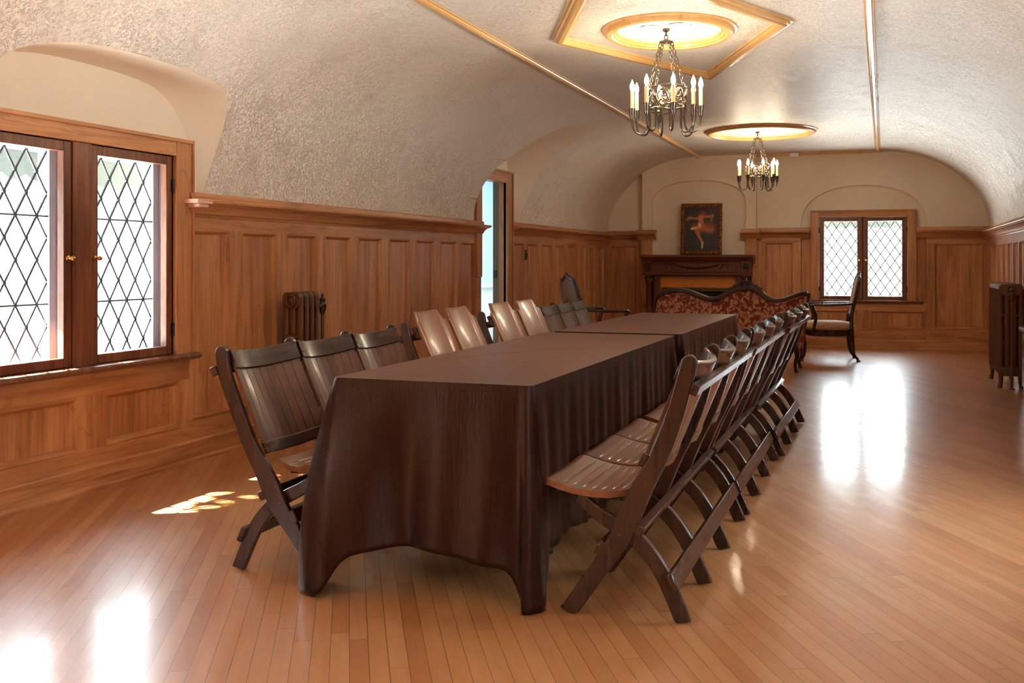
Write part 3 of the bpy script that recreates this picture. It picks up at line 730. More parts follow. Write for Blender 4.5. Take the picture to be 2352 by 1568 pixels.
# ------------------------------------------------------------------ tables and cloths
def table(x0, x1, y0, y1, label):
    r = thing('folding_table', ((x0 + x1) / 2, (y0 + y1) / 2, 0)); hx, hy = (x1 - x0) / 2, (y1 - y0) / 2
    mb = MB(); mb.box(-hx, hx, -hy, hy, .70, .735); mb.build('tabletop', M['walnut_y'], r, bevel=.004)
    for sx_ in (-1, 1):
        for sy_ in (-1, 1):
            mb = MB(); mb.tube([(sx_ * (hx - .14), sy_ * (hy - .66), .70), (sx_ * (hx - .14), sy_ * (hy - .64), 0)], .016, 10); mb.build('leg', M['iron'], r)
    tag(r, label, 'table', 'folding tables under the brown cloths')
table(-1.825, -1.105, 3.22, 5.65, 'near folding table hidden under the front brown cloth')
table(-1.80, -1.08, 5.70, 7.98, 'far folding table hidden under the rear brown cloth')
def cloth(x0, x1, y0, y1, z, label, plain_side, seed):
    rnd = random.Random(seed); R = .03
    per = []   # x,y,nx,ny, side, s-from-corner
    segs = [((x0, y1), (x0, y0), (-1, 0), 0), ((x0, y0), (x1, y0), (0, -1), 1), ((x1, y0), (x1, y1), (1, 0), 2), ((x1, y1), (x0, y1), (0, 1), 3)]
    for (a, b, n, sd_) in segs:
        L = math.hypot(b[0] - a[0], b[1] - a[1]); tx, ty = (b[0] - a[0]) / L, (b[1] - a[1]) / L
        N_ = max(24, int(L / .018))
        for k in range(N_ + 1):
            s_ = R + (L - 2 * R) * k / N_
            per.append((a[0] + tx * s_, a[1] + ty * s_, n[0], n[1], sd_, min(s_, L - s_), s_))
        # corner arc
        m = (n[0] + tx, n[1] + ty); cx, cy_ = b[0] - tx * R - n[0] * R, b[1] - ty * R - n[1] * R
        for k in range(1, 9):
            th = PI / 2 * k / 9; nx = n[0] * math.cos(th) + tx * math.sin(th); ny = n[1] * math.cos(th) + ty * math.sin(th)
            per.append((cx + nx * R, cy_ + ny * R, nx, ny, sd_ + .5, 0, 0))
    ph = [rnd.uniform(0, 6.28) for _ in range(12)]
    rows = []; NT_ = 30
    for j in range(NT_ + 1):
        t = j / NT_; row = []
        for (px, py, nx, ny, sd_, dc, s_) in per:
            w = math.exp(-(dc / (.075 if nx < 0 or px < (x0 + x1) / 2 else .05)) ** 2)
            wide = math.exp(-(dc / .20) ** 2)
            drop = (.585 + .012 * math.sin(s_ * 9 + ph[0]) + .014 * math.sin(s_ * 4.1 + ph[1])) * (1 - w) + (z - .008) * w
            fl = .016 + .10 * wide * (1 if px < (x0 + x1) / 2 else .25)
            fold = .0
            if sd_ == 1: fold = .024 * math.sin(s_ * 14 + .6) + .014 * math.sin(s_ * 29 + 1.9 + t * .8) - .014 * math.sin(s_ * 7.0 + 2.2)
            else: fold = .012 * math.sin(s_ * 21 + ph[2]) + .009 * math.sin(s_ * 47 + ph[3]) + .007 * math.sin(s_ * 9 + ph[4])
            fold *= (1 - .6 * w)
            if plain_side is not None and abs(ny) > .02 and (ny > 0) == (plain_side > 0): k_ = 1 - abs(ny); fold *= k_; fl = fl * k_ + .002; base_ = .012 * k_
            else: base_ = .012
            # the soft cone that each corner makes
            if nx > .5: fold *= .55; base_ *= .3; fl = .006 + (fl - .006) * wide
            off = fl * math.sin(min(1, t * 1.15) * PI / 2) + (fold + base_) * t ** .8
            zz = z - drop * t
            row.append((px + nx * off, py + ny * off, max(.004, zz - .004 * (1 - math.cos(min(1, t * 8) * PI / 2)))))
        row.append(row[0]); rows.append(row)
    mb = MB()
    # top: ease ring then flat grid
    cxm, cym = (x0 + x1) / 2, (y0 + y1) / 2
    tops = []
    for k in range(6):
        u = k / 5
        tops.append([(cxm + (p[0] - cxm) * (.2 + .8 * u), cym + (p[1] - cym) * (.2 + .8 * u), z + .0015 * math.sin(p[1] * 6 + u * 4 + ph[5]) * (1 - u)) for p in rows[0]])
    mb.grid(tops + rows[1:])
    mb.face([mb.vert(p) for p in tops[0][:-1]])
    o = mb.build('tablecloth', M['cloth'], weld=True, smooth=60)
    tag(o, label, 'tablecloth', 'brown tablecloths')
    sol = o.modifiers.new('thick', 'SOLIDIFY'); sol.thickness = .0025; sol.offset = 1
cloth(-1.84, -1.092, 3.195, 5.655, .742, 'dark brown satin tablecloth on the near table, draping to the floor in front', 1, 3)
cloth(-1.81, -1.065, 5.69, 8.0, .746, 'dark brown satin tablecloth on the far table, in front of the sofa', -1, 5)
# ------------------------------------------------------------------ ganged folding chairs
PITCH = .47
def ribbon(pts, wid, round_top=True, n=6):
    """outline (x,z) around a centre line"""
    P = [Vector((a, 0, b)) for a, b in pts]; Lf, Rt = [], []
    for i in range(len(P)):
        T = (P[min(i + 1, len(P) - 1)] - P[max(i - 1, 0)]).normalized(); Nn = Vector((T.z, 0, -T.x))
        Lf.append(P[i] + Nn * wid[i] / 2); Rt.append(P[i] - Nn * wid[i] / 2)
    out = []
    if round_top:
        T = (P[0] - P[1]).normalized(); Nn = (Rt[0] - Lf[0]) * .5
        for k in range(1, n): 
            a = PI * k / n; out.append(P[0] + (-Nn) * math.cos(a) * -1 * -1 + T * (wid[0] / 2 * math.sin(a)))
        out = [p for p in out]
        seq = Lf[::-1] + out + Rt
    else: seq = Lf[::-1] + Rt
    return [(p.x, p.z) for p in seq]
PROF = {'L': [(-.056, .812), (-.036, .72), (.020, .585), (.070, .475), (.118, .395), (.155, .330), (.195, .256), (.262, .165), (.386, .0)],
        'R': [(-.022, .835), (-.002, .76), (.034, .635), (.078, .525), (.122, .445), (.165, .352), (.203, .268), (.266, .165), (.381, .0)]}
def chair_row(side, nseat, ply):
    root = thing('folding_chair_row', (0, 0, 0))
    prof = PROF[side]; wid = [.05, .052, .054, .056, .066, .074, .070, .058, .056]
    dense = crom([(a, b, 0) for a, b in prof], 5); dw = []
    for k in range(len(dense)):
        u = k / 5; i = min(int(u), len(wid) - 2); dw.append(wid[i] + (wid[i + 1] - wid[i]) * (u - i))
    out = ribbon([(p.x, p.y) for p in dense], dw)
    # level the foot
    out = [(a, max(b, 0.0)) for a, b in out]
    half = PITCH * nseat / 2; th = .024
    ys = [-half + PITCH * k for k in range(nseat + 1)]
    rl = crom([(.350, .380, 0), (.285, .328, 0), (.205, .285, 0), (.130, .232, 0), (.066, .145, 0), (.0, .0, 0)], 5)
    rw = [.040 + .012 * min(1, k / 12) for k in range(len(rl))]
    rout = [(a, max(b, 0)) for a, b in ribbon([(p.x, p.y) for p in rl], rw, False)]
    st = None; rg = None
    for i, y in enumerate(ys):
        if st is None:
            mb = MB(); mb.prism(out, lambda p: (p[0], -th / 2, p[1]), lambda p: (p[0], th / 2, p[1]))
            st = mb.build('stile', M['walnut_z'], root, bevel=.004, smooth=30); o = st
        else: o = st.copy(); C.objects.link(o)
        o.parent = root; o.location = (0, y, 0)
        yy = y + (.026 if i < nseat else -.026)
        if rg is None:
            mb = MB(); mb.prism(rout, lambda p: (p[0], -th / 2, p[1]), lambda p: (p[0], th / 2, p[1]))
            rg = mb.build('rear_leg', M['walnut_z'], root, bevel=.004, smooth=30); o = rg
        else: o = rg.copy(); C.objects.link(o)
        o.parent = root; o.location = (0, yy, 0)
    # stile axis between seat and top
    B = Vector((prof[4][0] + .012, 0, prof[4][1] + .03)); T_ = Vector((prof[0][0] + .004, 0, prof[0][1] + .012))
    ax = (T_ - B); Lb = ax.length; ax.normalize(); nb = Vector((-ax.z, 0, ax.x))  # nb points backwards
    if nb.x > 0: nb = -nb
    bow = .018 if ply else (.038 if side == 'L' else .056)
    def bp(u, v, n=0):  # u -1..1 across, v metres up from B
        return B + ax * v + nb * (bow * (1 - u * u) - .012 + n) + Vector((0, u * (PITCH / 2 - th / 2), 0))
    seats = []
    NU = 14
    def curved(v0, v1, n0, n1, usub=1.0, name='', m=None, par=None, y=0, grooves=0, vtop=None):
        mb = MB(); rows_f, rows_b = [], []
        us = [-usub + 2 * usub * k / NU for k in range(NU + 1)]
        ring = []
        for u in us:
            vt = vtop(u) if vtop else v1
            ring.append([bp(u, v0, n0), bp(u, vt, n0), bp(u, vt, n1), bp(u, v0, n1)])
        mb.loft(ring); return mb
    first = None
    for i in range(nseat):
        y = -half + PITCH * (i + .5)
        if first is None:
            # back rest
            if not ply:
                mb = MB(); K = 9; u0 = .998
                for k in range(K):
                    a, b = -u0 + 2 * u0 * k / K, -u0 + 2 * u0 * (k + 1) / K - .007
                    mb.loft([[bp(uu, .05, -.004 if kk else -.004), bp(uu, Lb - .075, -.004), bp(uu, Lb - .075, .008), bp(uu, .05, .008)] for kk, uu in enumerate((a, (a + b) / 2, b))])
                br = mb.build('backrest', M['slat'], root, bevel=.0015, smooth=30)
                curved(Lb - .085, Lb - .008, -.012, .012).build('top_rail', M['walnut_y'], br, bevel=.004, smooth=40)
                curved(.015, .062, -.012, .012).build('bottom_rail', M['walnut_y'], br, bevel=.004, smooth=40)
            else:
                def vt(u):
                    a = abs(u)
                    if a < .70: return Lb + .050
                    if a < .82: return Lb + .050 - (a - .70) / .12 * .062
                    return Lb - .012 - (a - .82) * .05
                mb = MB(); us = [-.97, -.9, -.82, -.76, -.70] + [-.7 + 1.4 * k / 12 for k in range(1, 12)] + [.70, .76, .82, .9, .97]
                mb.loft([[bp(u, .02, -.046), bp(u, vt(u) - .02, -.046), bp(u, vt(u), -.04), bp(u, vt(u), -.032), bp(u, .02, -.034)] for u in us])
                br = mb.build('backrest', M['ply'], root, smooth=40)
                curved(Lb - .09, Lb - .03, -.028, -.004).build('top_rail', M['walnut_y'], br, bevel=.003, smooth=40)
            # seat
            mb = MB(); K = 72; rows_t, rows_b = [], []
            for k in range(K + 1):
                x_ = .150 + (.330 if side == 'R' else .295) * k / K; u = k / K
                z_ = .412 - .020 * math.sin(PI * min(1, u * 1.05)) + .020 * u ** 2
                if u > .9: z_ -= .012 * ((u - .9) / .1) ** 2
                hw_ = PITCH / 2 - .018 - (.045 * (1 - min(1, u / .30)) ** 1.5) + (.012 * min(1, max(0, (u - .3) / .4))) - .018 * max(0, (u - .88) / .12) ** 2
                gr = .004 if (not ply and .14 < u < .86 and k % 7 == 0) else 0
                rt = []
                for q in range(13):
                    w_ = -1 + 2 * q / 12; g_ = gr if abs(w_) < .8 else 0
                    rt.append((x_, w_ * hw_, z_ + .006 * w_ * w_ - g_))
                rows_t.append(rt); rows_b.append([(a, b, c_ - .02) for a, b, c_ in rt])
            rings = [a + b[::-1] for a, b in zip(rows_t, rows_b)]
            mb.loft(rings)
            se = mb.build('seat', M['seatw'] if not ply else M['ply'], root, smooth=25)
            for s_ in (-1, 1):
                mb = MB(); mb.bar([(.20, s_ * .16, .378), (.44, s_ * .16, .392)], .022, .026, (0, 1, 0))
                mb.build('seat_batten', M['walnut_y'], se, bevel=.003)
            first = (br, se)
            br.location = (0, y, 0); se.location = (0, y, 0)
        else:
            for q in first:
                c_ = copy_tree(q, root); c_.location = (0, y, 0)
    def rail(name, x_, z_, sx_, sz_, y0, y1, tilt=0):
        mb = MB(); c1, s1 = math.cos(tilt), math.sin(tilt)
        o4 = [(x_ + a * c1 - b * s1, z_ + a * s1 + b * c1) for a, b in ((-sx_ / 2, -sz_ / 2), (sx_ / 2, -sz_ / 2), (sx_ / 2, sz_ / 2), (-sx_ / 2, sz_ / 2))]
        mb.prism(o4, lambda p: (p[0], y0, p[1]), lambda p: (p[0], y1, p[1]))
        mb.build(name, M['walnut_y'], root, bevel=.004)
    lt = math.atan2(ax.x, ax.z)
    tz = .742 if side == 'L' else .752
    tx_ = interp(sorted([(b, a) for a, b in prof]), tz) - .040
    rail('back_rail', tx_, tz, .026, .038, -half - .02, half + .02, -lt)
    rail('seat_rail', interp(sorted([(b, a) for a, b in prof]), .30) - .048, .292, .030, .034, -half - .01, half + .01, .45)
    rail('front_rail', interp(sorted([(b, a) for a, b in prof]), .225) + .040, .225, .022, .05, -half - .012, half + .012, .52)
    rail('foot_rail', .030, .138, .020, .058, -half - .006, half + .02, -.42)
    bo = None
    for y in ys:
        if bo is None:
            mb = MB(); mb.tube([(.203, -.016, .27), (.203, -.0125, .27), (.203, .0125, .27), (.203, .016, .27)], [.004, .007, .007, .004], 8)
            bo = mb.build('pivot_bolt', M['pewter'], root); o = bo
        else: o = bo.copy(); C.objects.link(o); o.parent = root
        o.location = (0, y, 0)
    return root
GRP = 'ganged folding chairs along the long table'
slatL = chair_row('L', 3, False); slatR = chair_row('R', 3, False); plyL = chair_row('L', 2, True)
def place(r, x_, y_, rz, label):
    r.location = (x_, y_, 0); r.rotation_euler = (0, 0, rz); tag(r, label, 'folding chairs', GRP)
h3, h2 = 1.5 * PITCH, PITCH
place(slatL, -2.28, 3.24 + h3, 0, 'three slat-back folding chairs joined in a row left of the table, nearest the big window')
place(plyL, -2.33, 4.86 + h2, .045, 'two plain plywood-back folding chairs beside the slatted row nearest the big window')
p2 = copy_tree(plyL); place(p2, -2.33, 6.02 + h2, -.02, 'two shiny plywood-back folding chairs in front of the open doorway')
p3 = copy_tree(slatL); place(p3, -2.375, 7.12 + h3, .05, 'three slat-back folding chairs at the far end of the left row, before the small armchair')
place(slatR, -.598, 3.23 + h3, PI, 'three folding chairs right of the table in the foreground, seats showing')
p4 = copy_tree(slatR); place(p4, -.59, 4.70 + h3, PI, 'middle three folding chairs on the right side of the table')
p5 = copy_tree(slatR); place(p5, -.56, 6.20 + h3, PI - .01, 'three folding chairs on the right side of the table, farthest back by the sofa')
# ------------------------------------------------------------------ chandeliers
def chandelier(cx, cy_, label, rz, hang=0.0):
    root = thing('chandelier', (cx, cy_, ZC), rz)
    def Z(z): return z - 2.62
    mb = MB(); mb.lathe([(.004, 0), (.022, 0), (.024, -.012), (.014, -.02), (.004, -.022)]); mb.build('ceiling_hook', M['pewter'], root)
    def link(mb, c_, d, up, L=.034, Wd=.011, r=.0032):
        D = Vector(d).normalized(); U = Vector(up); U = (U - D * U.dot(D)).normalized(); c_ = Vector(c_); n = 14
        mb.tube([c_ + D * (L / 2 * math.cos(2 * PI * k / n)) + U * (Wd * math.sin(2 * PI * k / n)) for k in range(n)], r, 6, closed=True)
    mb = MB()
    for k, z in enumerate((2.59, 2.565)): link(mb, (0, 0, Z(z)), (0, 0, 1), (1, 0, 0) if k % 2 else (0, 1, 0))
    mb.build('hanging_link', M['pewter'], root)
    mb = MB(); mb.lathe([(.004, Z(2.556)), (.012, Z(2.554)), (.03, Z(2.545)), (.044, Z(2.538)), (.044, Z(2.533)), (.01, Z(2.530)), (.004, Z(2.52))]); mb.build('crown_plate', M['pewter'], root)
    for q in range(4):
        a = PI / 4 + q * PI / 2; p0 = Vector((.040 * math.cos(a), .040 * math.sin(a), Z(2.532))); p1 = Vector((.125 * math.cos(a), .125 * math.sin(a), Z(2.245)))
        mb = MB(); n = 11; D = p1 - p0; side = Vector((-math.sin(a), math.cos(a), 0)); oth = D.normalized().cross(side)
        for k in range(n): link(mb, p0 + D * ((k + .5) / n), D, side if k % 2 else oth, D.length / n * 1.32, .0095, .0028)
        mb.build('chain', M['pewter'], root)
    # pierced scrollwork body: four panels round a ring
    for q in range(4):
        mb = MB(); a0 = q * PI / 2
        def cyl(s_, z): a = a0 + s_ * PI / 4; r_ = .125 + .012 * (1 - s_ * s_) * 0; return (r_ * math.cos(a), r_ * math.sin(a), Z(z))
        for zz in (2.245, 2.115):
            mb.tube([cyl(-1 + 2 * k / 10, zz - .018 * (1 - abs(-1 + 2 * k / 10)) * (1 if zz < 2.2 else -.6)) for k in range(11)], .0038, 6)
        for sg in (-1, 1):
            for (c_s, cz, rad, turns, ph) in ((.45, 2.20, .034, 1.6, 0), (.62, 2.145, .026, 1.4, 2), (.18, 2.155, .024, 1.5, 4)):
                pts = []
                for k in range(26):
                    u = k / 25; r_ = rad * (1 - .8 * u); th = ph + turns * 2 * PI * u
                    pts.append(cyl(sg * (c_s + r_ * math.cos(th) / (.125 * PI / 4)), cz + r_ * math.sin(th)))
                mb.tube(pts, [.0062 - .0025 * k / 25 for k in range(26)], 6)
            mb.tube([cyl(sg * (.05 + .85 * k / 8), 2.12 + .11 * math.sin(PI * k / 10)) for k in range(9)], [.004 + .006 * math.sin(PI * k / 8) for k in range(9)], 6)
        # leaf
        mb.loft([[cyl(-.16 * w, z), cyl(0, z), cyl(.16 * w, z)] for z, w in ((2.235, .1), (2.21, .7), (2.18, 1), (2.14, .6), (2.11, .1))], close=False)
        mb.build('scroll_panel', M['pewter'], root)
    for q in range(8):
        a = q * PI / 4 + .2; mb = MB(); c_ = (.115 * math.cos(a), .115 * math.sin(a)); L = .05 + .02 * (q % 3)
        mb.tube([(c_[0], c_[1], Z(2.115)), (c_[0], c_[1], Z(2.095)), (c_[0], c_[1], Z(2.095 - L * .45)), (c_[0], c_[1], Z(2.09 - L))], [.002, .003, (.011, .0035), .001], 8)
        mb.build('drop', M['pewter'], root)
    angs = [3, 42, 82, 118, 183, 232, 272, 318]
    proto = None
    for q, ad in enumerate(angs):
        a = math.radians(ad) - PI / 2
        if proto is None:
            mb = MB(); pts = crom([(.118, 0, Z(2.13)), (.116, 0, Z(2.05)), (.122, 0, Z(1.995)), (.148, 0, Z(1.965)), (.185, 0, Z(1.972)), (.208, 0, Z(2.005)), (.215, 0, Z(2.06)), (.215, 0, Z(2.085))], 5)
            mb.tube(pts, [.0062] * len(pts), 8)
            arm = mb.build('arm', M['pewter'], root)
            mb = MB(); mb.lathe([(.006, Z(2.05)), (.012, Z(2.062)), (.0165, Z(2.085)), (.0175, Z(2.118)), (.021, Z(2.124)), (.021, Z(2.127)), (.013, Z(2.127))], (.215, 0, 0), 14); mb.build('candle_cup', M['pewter'], arm)
            mb = MB(); mb.lathe([(.0125, Z(2.120)), (.0125, Z(2.232)), (.009, Z(2.236)), (.005, Z(2.236))], (.215, 0, 0), 14); mb.build('candle_sleeve', M['candle'], arm)
            mb = MB(); mb.lathe([(.006, Z(2.236)), (.0125, Z(2.250)), (.0145, Z(2.262)), (.012, Z(2.278)), (.006, Z(2.294)), (.0015, Z(2.306))], (.215, 0, 0), 8); mb.build('bulb', M['bulb'], arm)
            proto = arm
        else: arm = copy_tree(proto, root)
        arm.rotation_euler = (0, 0, a - rz + YAW); arm.location = (0, 0, random.uniform(-.012, .012))
    tag(root, label, 'chandelier', 'candle chandeliers')
chandelier(-1.289, 6.391, 'pewter chandelier with eight candle bulbs hanging over the table, nearer of the two', .46)
chandelier(-1.340, 11.805, 'pewter chandelier with eight candle bulbs near the end wall, farther of the two', .375)
# ------------------------------------------------------------------ radiators
def radiator(loc, rz, nsec, pitch, depth, height, ncol, label, valve_x, pipe=True):
    """local: x along its length, y depth (0 = room side), z up"""
    root = thing('radiator', loc, rz); zb = .11
    for i in range(nsec):
        x0 = i * pitch + .007; x1 = (i + 1) * pitch - .007; xm = (x0 + x1) / 2; w = (x1 - x0)
        mb = MB(); end = i in (0, nsec - 1)
        def hdr(z0, z1):
            n = 6; prof = []
            r_ = min(.03, (z1 - z0) / 2)
            for (cx, cz, a0) in ((depth - r_, z1 - r_, 0), (r_, z1 - r_, PI / 2), (r_, z0 + r_, PI), (depth - r_, z0 + r_, 1.5 * PI)):
                for k in range(n + 1): a = a0 + PI / 2 * k / n; prof.append((cx + r_ * math.cos(a), cz + r_ * math.sin(a)))
            mb.loft([[(x_, depth / 2 + (p[0] - depth / 2) * s_, (z0 + z1) / 2 + (p[1] - (z0 + z1) / 2) * s_) for p in prof] for x_, s_ in ((x0, .93), (x0 + w * .2, 1), (x1 - w * .2, 1), (x1, .93))])
        hdr(height - .105, height); hdr(zb, zb + .085)
        cw = depth / (ncol * 2 - 1) * 1.15
        for k in range(ncol):
            yc = cw / 2 + (depth - cw) * k / (ncol - 1)
            mb.tube([(xm, yc, zb + .03), (xm, yc, height - .05)], (w / 2 if False else 1) and [(cw / 2, w / 2)] * 2 if False else [(w / 2, cw / 2)] * 2, 10)
        for zz in ((height - zb) * .36 + zb, (height - zb) * .66 + zb): mb.box(xm - w * .3, xm + w * .3, .01, depth - .01, zz - .007, zz + .007)
        if end:
            for yy in (.02, depth - .02): mb.tube([(xm, yy, zb + .05), (xm, yy + (.0), .05), (xm, yy + (-.012 if yy < .05 else .012), .0)], [.026, .017, .022], 8)
        if i == 0:
            n = 18; c_ = (x0, depth * .5, height - .055); mb.tube([(x0 - .006, c_[1] + .032 * math.cos(2 * PI * k / n), c_[2] + .036 * math.sin(2 * PI * k / n)) for k in range(n)], .006, 6, closed=True)
            mb.tube([(x0 - .002, c_[1], c_[2]), (x0 - .012, c_[1], c_[2])], [.022, .008], 10)
        mb.build('section', M['radiator'], root, smooth=40)
    mb = MB(); vx, vy = valve_x
    mb.tube([(vx, vy, 0), (vx, vy, .012), (vx, vy, .014), (vx, vy, height - .15)], [.026, .024, .012, .012], 10); mb.build('pipe', M['radiator'], root)
    mb = MB(); mb.lathe([(.012, height - .16), (.02, height - .14), (.027, height - .115), (.028, height - .09), (.016, height - .075), (.02, height - .062), (.02, height - .05), (.008, height - .044), (.008, height - .02), (.003, height - .015)], (vx, vy, 0), 14)
    mb.tube([(vx, vy, height - .10), (0 if vx < 0 else nsec * pitch, vy, height - .10)], .014, 10)
    mb.build('valve', M['pewter'], root)
    return tag(root, label, 'radiator', 'cast iron radiators')
radiator((-3.553, 5.75, 0), PI / 2, 4, .066, .135, .955, 3, 'small bronzed cast iron radiator against the left wall panelling', (.315, .015))
radiator((.985, 10.27, 0), PI / 2, 13, .066, .20, .95, 4, 'tall bronzed cast iron radiator against the right wall', (-.06, .10))
bpy.data.objects['radiator.001'].matrix_world = Matrix.Translation((.985, 10.27, 0)) @ Matrix(((0, 1, 0, 0), (1, 0, 0, 0), (0, 0, 1, 0), (0, 0, 0, 1)))
# ------------------------------------------------------------------ fireplace mantel
root = thing('fireplace_mantel', (-2.42, BD, 0)); OX = 2.42
fx0, fx1 = -3.17, -1.69
def MBX(mb, x0, x1, n0, n1, z0, z1): mb.box(x0 + OX, x1 + OX, -n1, -n0, z0, z1)
mb = MB(); P_ = [(0, 1.155), (.20, 1.155), (.205, 1.165), (.225, 1.175), (.24, 1.20), (.265, 1.208), (.27, 1.215), (.27, 1.238), (.262, 1.245), (0, 1.245)]
mb.prism(P_, lambda p: (fx0 - .035 + OX, -p[0], p[1]), lambda p: (fx1 + .035 + OX, -p[0], p[1])); mb.build('mantel_shelf', M['mantel'], root, smooth=30, bevel=.002)
mb = MB(); MBX(mb, fx0 + .12, fx1 - .12, 0, .16, .975, 1.16); MBX(mb, fx0 + .10, fx1 - .10, 0, .19, .965, .995); MBX(mb, fx0 + .2, fx1 - .2, .1, .166, 1.005, 1.145)
fz = mb.build('frieze', M['mantel'], root, bevel=.004)
mb = MB()   # garland, ribbons
cxm = (fx0 + fx1) / 2
for k in range(33):
    u = -1 + 2 * k / 32; x_ = cxm + u * .30; z_ = 1.105 - .045 * (1 - u * u); r_ = .008 + .007 * (1 - abs(u)) + .002 * (k % 2)
    mb.lathe([(.001, -r_), (r_ * .8, -r_ * .5), (r_, 0), (r_ * .8, r_ * .5), (.001, r_)], (x_ + OX, -.17, z_), 7)
for sg in (-1, 1):
    for (a, b, c_) in ((.36, 1.12, 1), (.42, 1.10, -1), (.33, 1.085, 1)):
        pts = [(cxm + sg * (a + .022 * math.sin(k * .75) * c_) + OX, -.168, b - .006 * k) for k in range(9)]
        mb.tube(pts, .005, 6)
    mb.tube([(cxm + sg * (.30 + .02 * k) + OX, -.168, 1.115 + .012 * math.sin(k * 1.4)) for k in range(9)], .005, 6)
mb.build('garland_carving', M['carve'], fz)
for x0, x1 in ((fx0, fx0 + .135), (fx1 - .135, fx1)):
    mb = MB(); MBX(mb, x0, x1, 0, .205, .975, 1.16); MBX(mb, x0 - .006, x1 + .006, 0, .215, .955, .985); bl = mb.build('corner_block', M['mantel'], root, bevel=.004)
    mb = MB(); xc = (x0 + x1) / 2 + OX; n = 20
    mb.tube([(xc + .040 * math.cos(2 * PI * k / n), -.207, 1.07 + .055 * math.sin(2 * PI * k / n)) for k in range(n)], .006, 6, closed=True)
    for k in range(6):
        a = PI / 3 * k; mb.tube([(xc, -.208, 1.07), (xc + .018 * math.cos(a), -.212, 1.07 + .022 * math.sin(a)), (xc + .028 * math.cos(a), -.207, 1.07 + .036 * math.sin(a))], [.004, .008, .003], 6)
    mb.build('rosette', M['carve'], bl)
    mb = MB(); xm = (x0 + x1) / 2
    mb.lathe([(.055, .955), (.056, .94), (.045, .93), (.05, .91), (.06, .895), (.05, .87), (.040, .86), (.043, .852), (.036, .842), (.034, .7), (.04, .5), (.042, .35), (.036, .2), (.046, .18), (.05, .15), (.058, .14), (.058, .0)], (xm + OX, -.145, 0), 18)
    cl = mb.build('column', M['mantel'], root, smooth=40)
    mb = MB()
    for sx_ in (-1, 1):
        pts = [(xm + OX + sx_ * (.034 + .02 * (1 - k / 14) * math.cos(k * .7)), -.19, .915 + .02 * (1 - k / 14) * math.sin(k * .7)) for k in range(14)]; mb.tube(pts, .006, 6)
    mb.build('capital_volute', M['carve'], cl)
    mb = MB(); MBX(mb, x0 + .01, x1 - .01, 0, .07, 0, .96); mb.build('side_pilaster', M['mantel'], root, bevel=.003)
mb = MB(); MBX(mb, fx0 + .135, fx0 + .215, 0, .13, 0, .97); MBX(mb, fx1 - .215, fx1 - .135, 0, .13, 0, .97); MBX(mb, fx0 + .2, fx1 - .2, 0, .13, .945, .975); mb.build('inner_frame', M['mantel'], root, bevel=.004)
mb = MB(); MBX(mb, fx0 + .215, fx1 - .215, .02, .06, .785, .947); MBX(mb, fx0 + .215, fx0 + .235, .02, .06, 0, .79); MBX(mb, fx1 - .235, fx1 - .215, .02, .06, 0, .79); mb.build('ochre_surround', M['orange'], root)
mb = MB(); MBX(mb, fx0 + .235, fx1 - .235, .03, .085, .735, .79); MBX(mb, fx0 + .235, fx0 + .275, .03, .075, 0, .74); MBX(mb, fx1 - .275, fx1 - .235, .03, .075, 0, .74); mb.build('hood_strip', M['hood'], root, bevel=.006)
mb = MB(); MBX(mb, fx0 + .275, fx1 - .275, .001, .012, 0, .74); MBX(mb, fx0 + .275, fx1 - .275, .03, .05, .62, .66); MBX(mb, cxm - .2, cxm + .24, .04, .07, .69, .72)
mb.build('firebox', M['iron'], root)
mb = MB(); mb.tube([(cxm - .28 + OX, -.06, .705), (cxm - .10 + OX, -.062, .70)], [.02, .016], 10); mb.build('log', M['orange'], root)
tag(root, 'dark carved mahogany fireplace mantel with garland frieze on the end wall', 'fireplace')
# ------------------------------------------------------------------ painting leaning on the mantel
root = thing('painting', (-2.385, BD - .075, 1.245)); root.rotation_euler = (-.055, .006, 0)
pw, ph_ = .285, .715
def frame_mb(w, h, fw, d0, d1):
    mb = MB()
    for (i0, n0, i1, n1) in ((0, 0, 0, d0), (0, d0, fw * .35, d1), (fw * .35, d1, fw * .8, d1 * .8), (fw * .8, d1 * .8, fw, d0 * .6)):
        a = [(-w + i0, -n0, i0), (w - i0, -n0, i0), (w - i0, -n0, h - i0), (-w + i0, -n0, h - i0)]; b = [(-w + i1, -n1, i1), (w - i1, -n1, i1), (w - i1, -n1, h - i1), (-w + i1, -n1, h - i1)]
        for k in range(4): mb.poly([a[k], a[(k + 1) % 4], b[(k + 1) % 4], b[k]])
    mb.poly([(-w, 0, 0), (w, 0, 0), (w, 0, h), (-w, 0, h)])
    return mb
frame_mb(pw, ph_, .055, .018, .032).build('picture_frame', M['giltf'], root, weld=True, smooth=20)
t = NT('oil_painting'); p = t.coord(); sp = t.n('ShaderNodeSeparateXYZ', {0: p}); px_, pz_ = sp.outputs[0], sp.outputs[2]
wob = t.n('ShaderNodeTexNoise', {'Vector': p, 'Scale': 14., 'Detail': 3.})
px_ = t.M('ADD', px_, t.M('MULTIPLY', t.M('SUBTRACT', wob.outputs[0], .5), .02)); 
col = t.mix(t.ramp(t.noise(p, 4, 3), [(.3, g3(0)), (.7, g3(1))]), S(30, 28, 36), S(62, 54, 50))
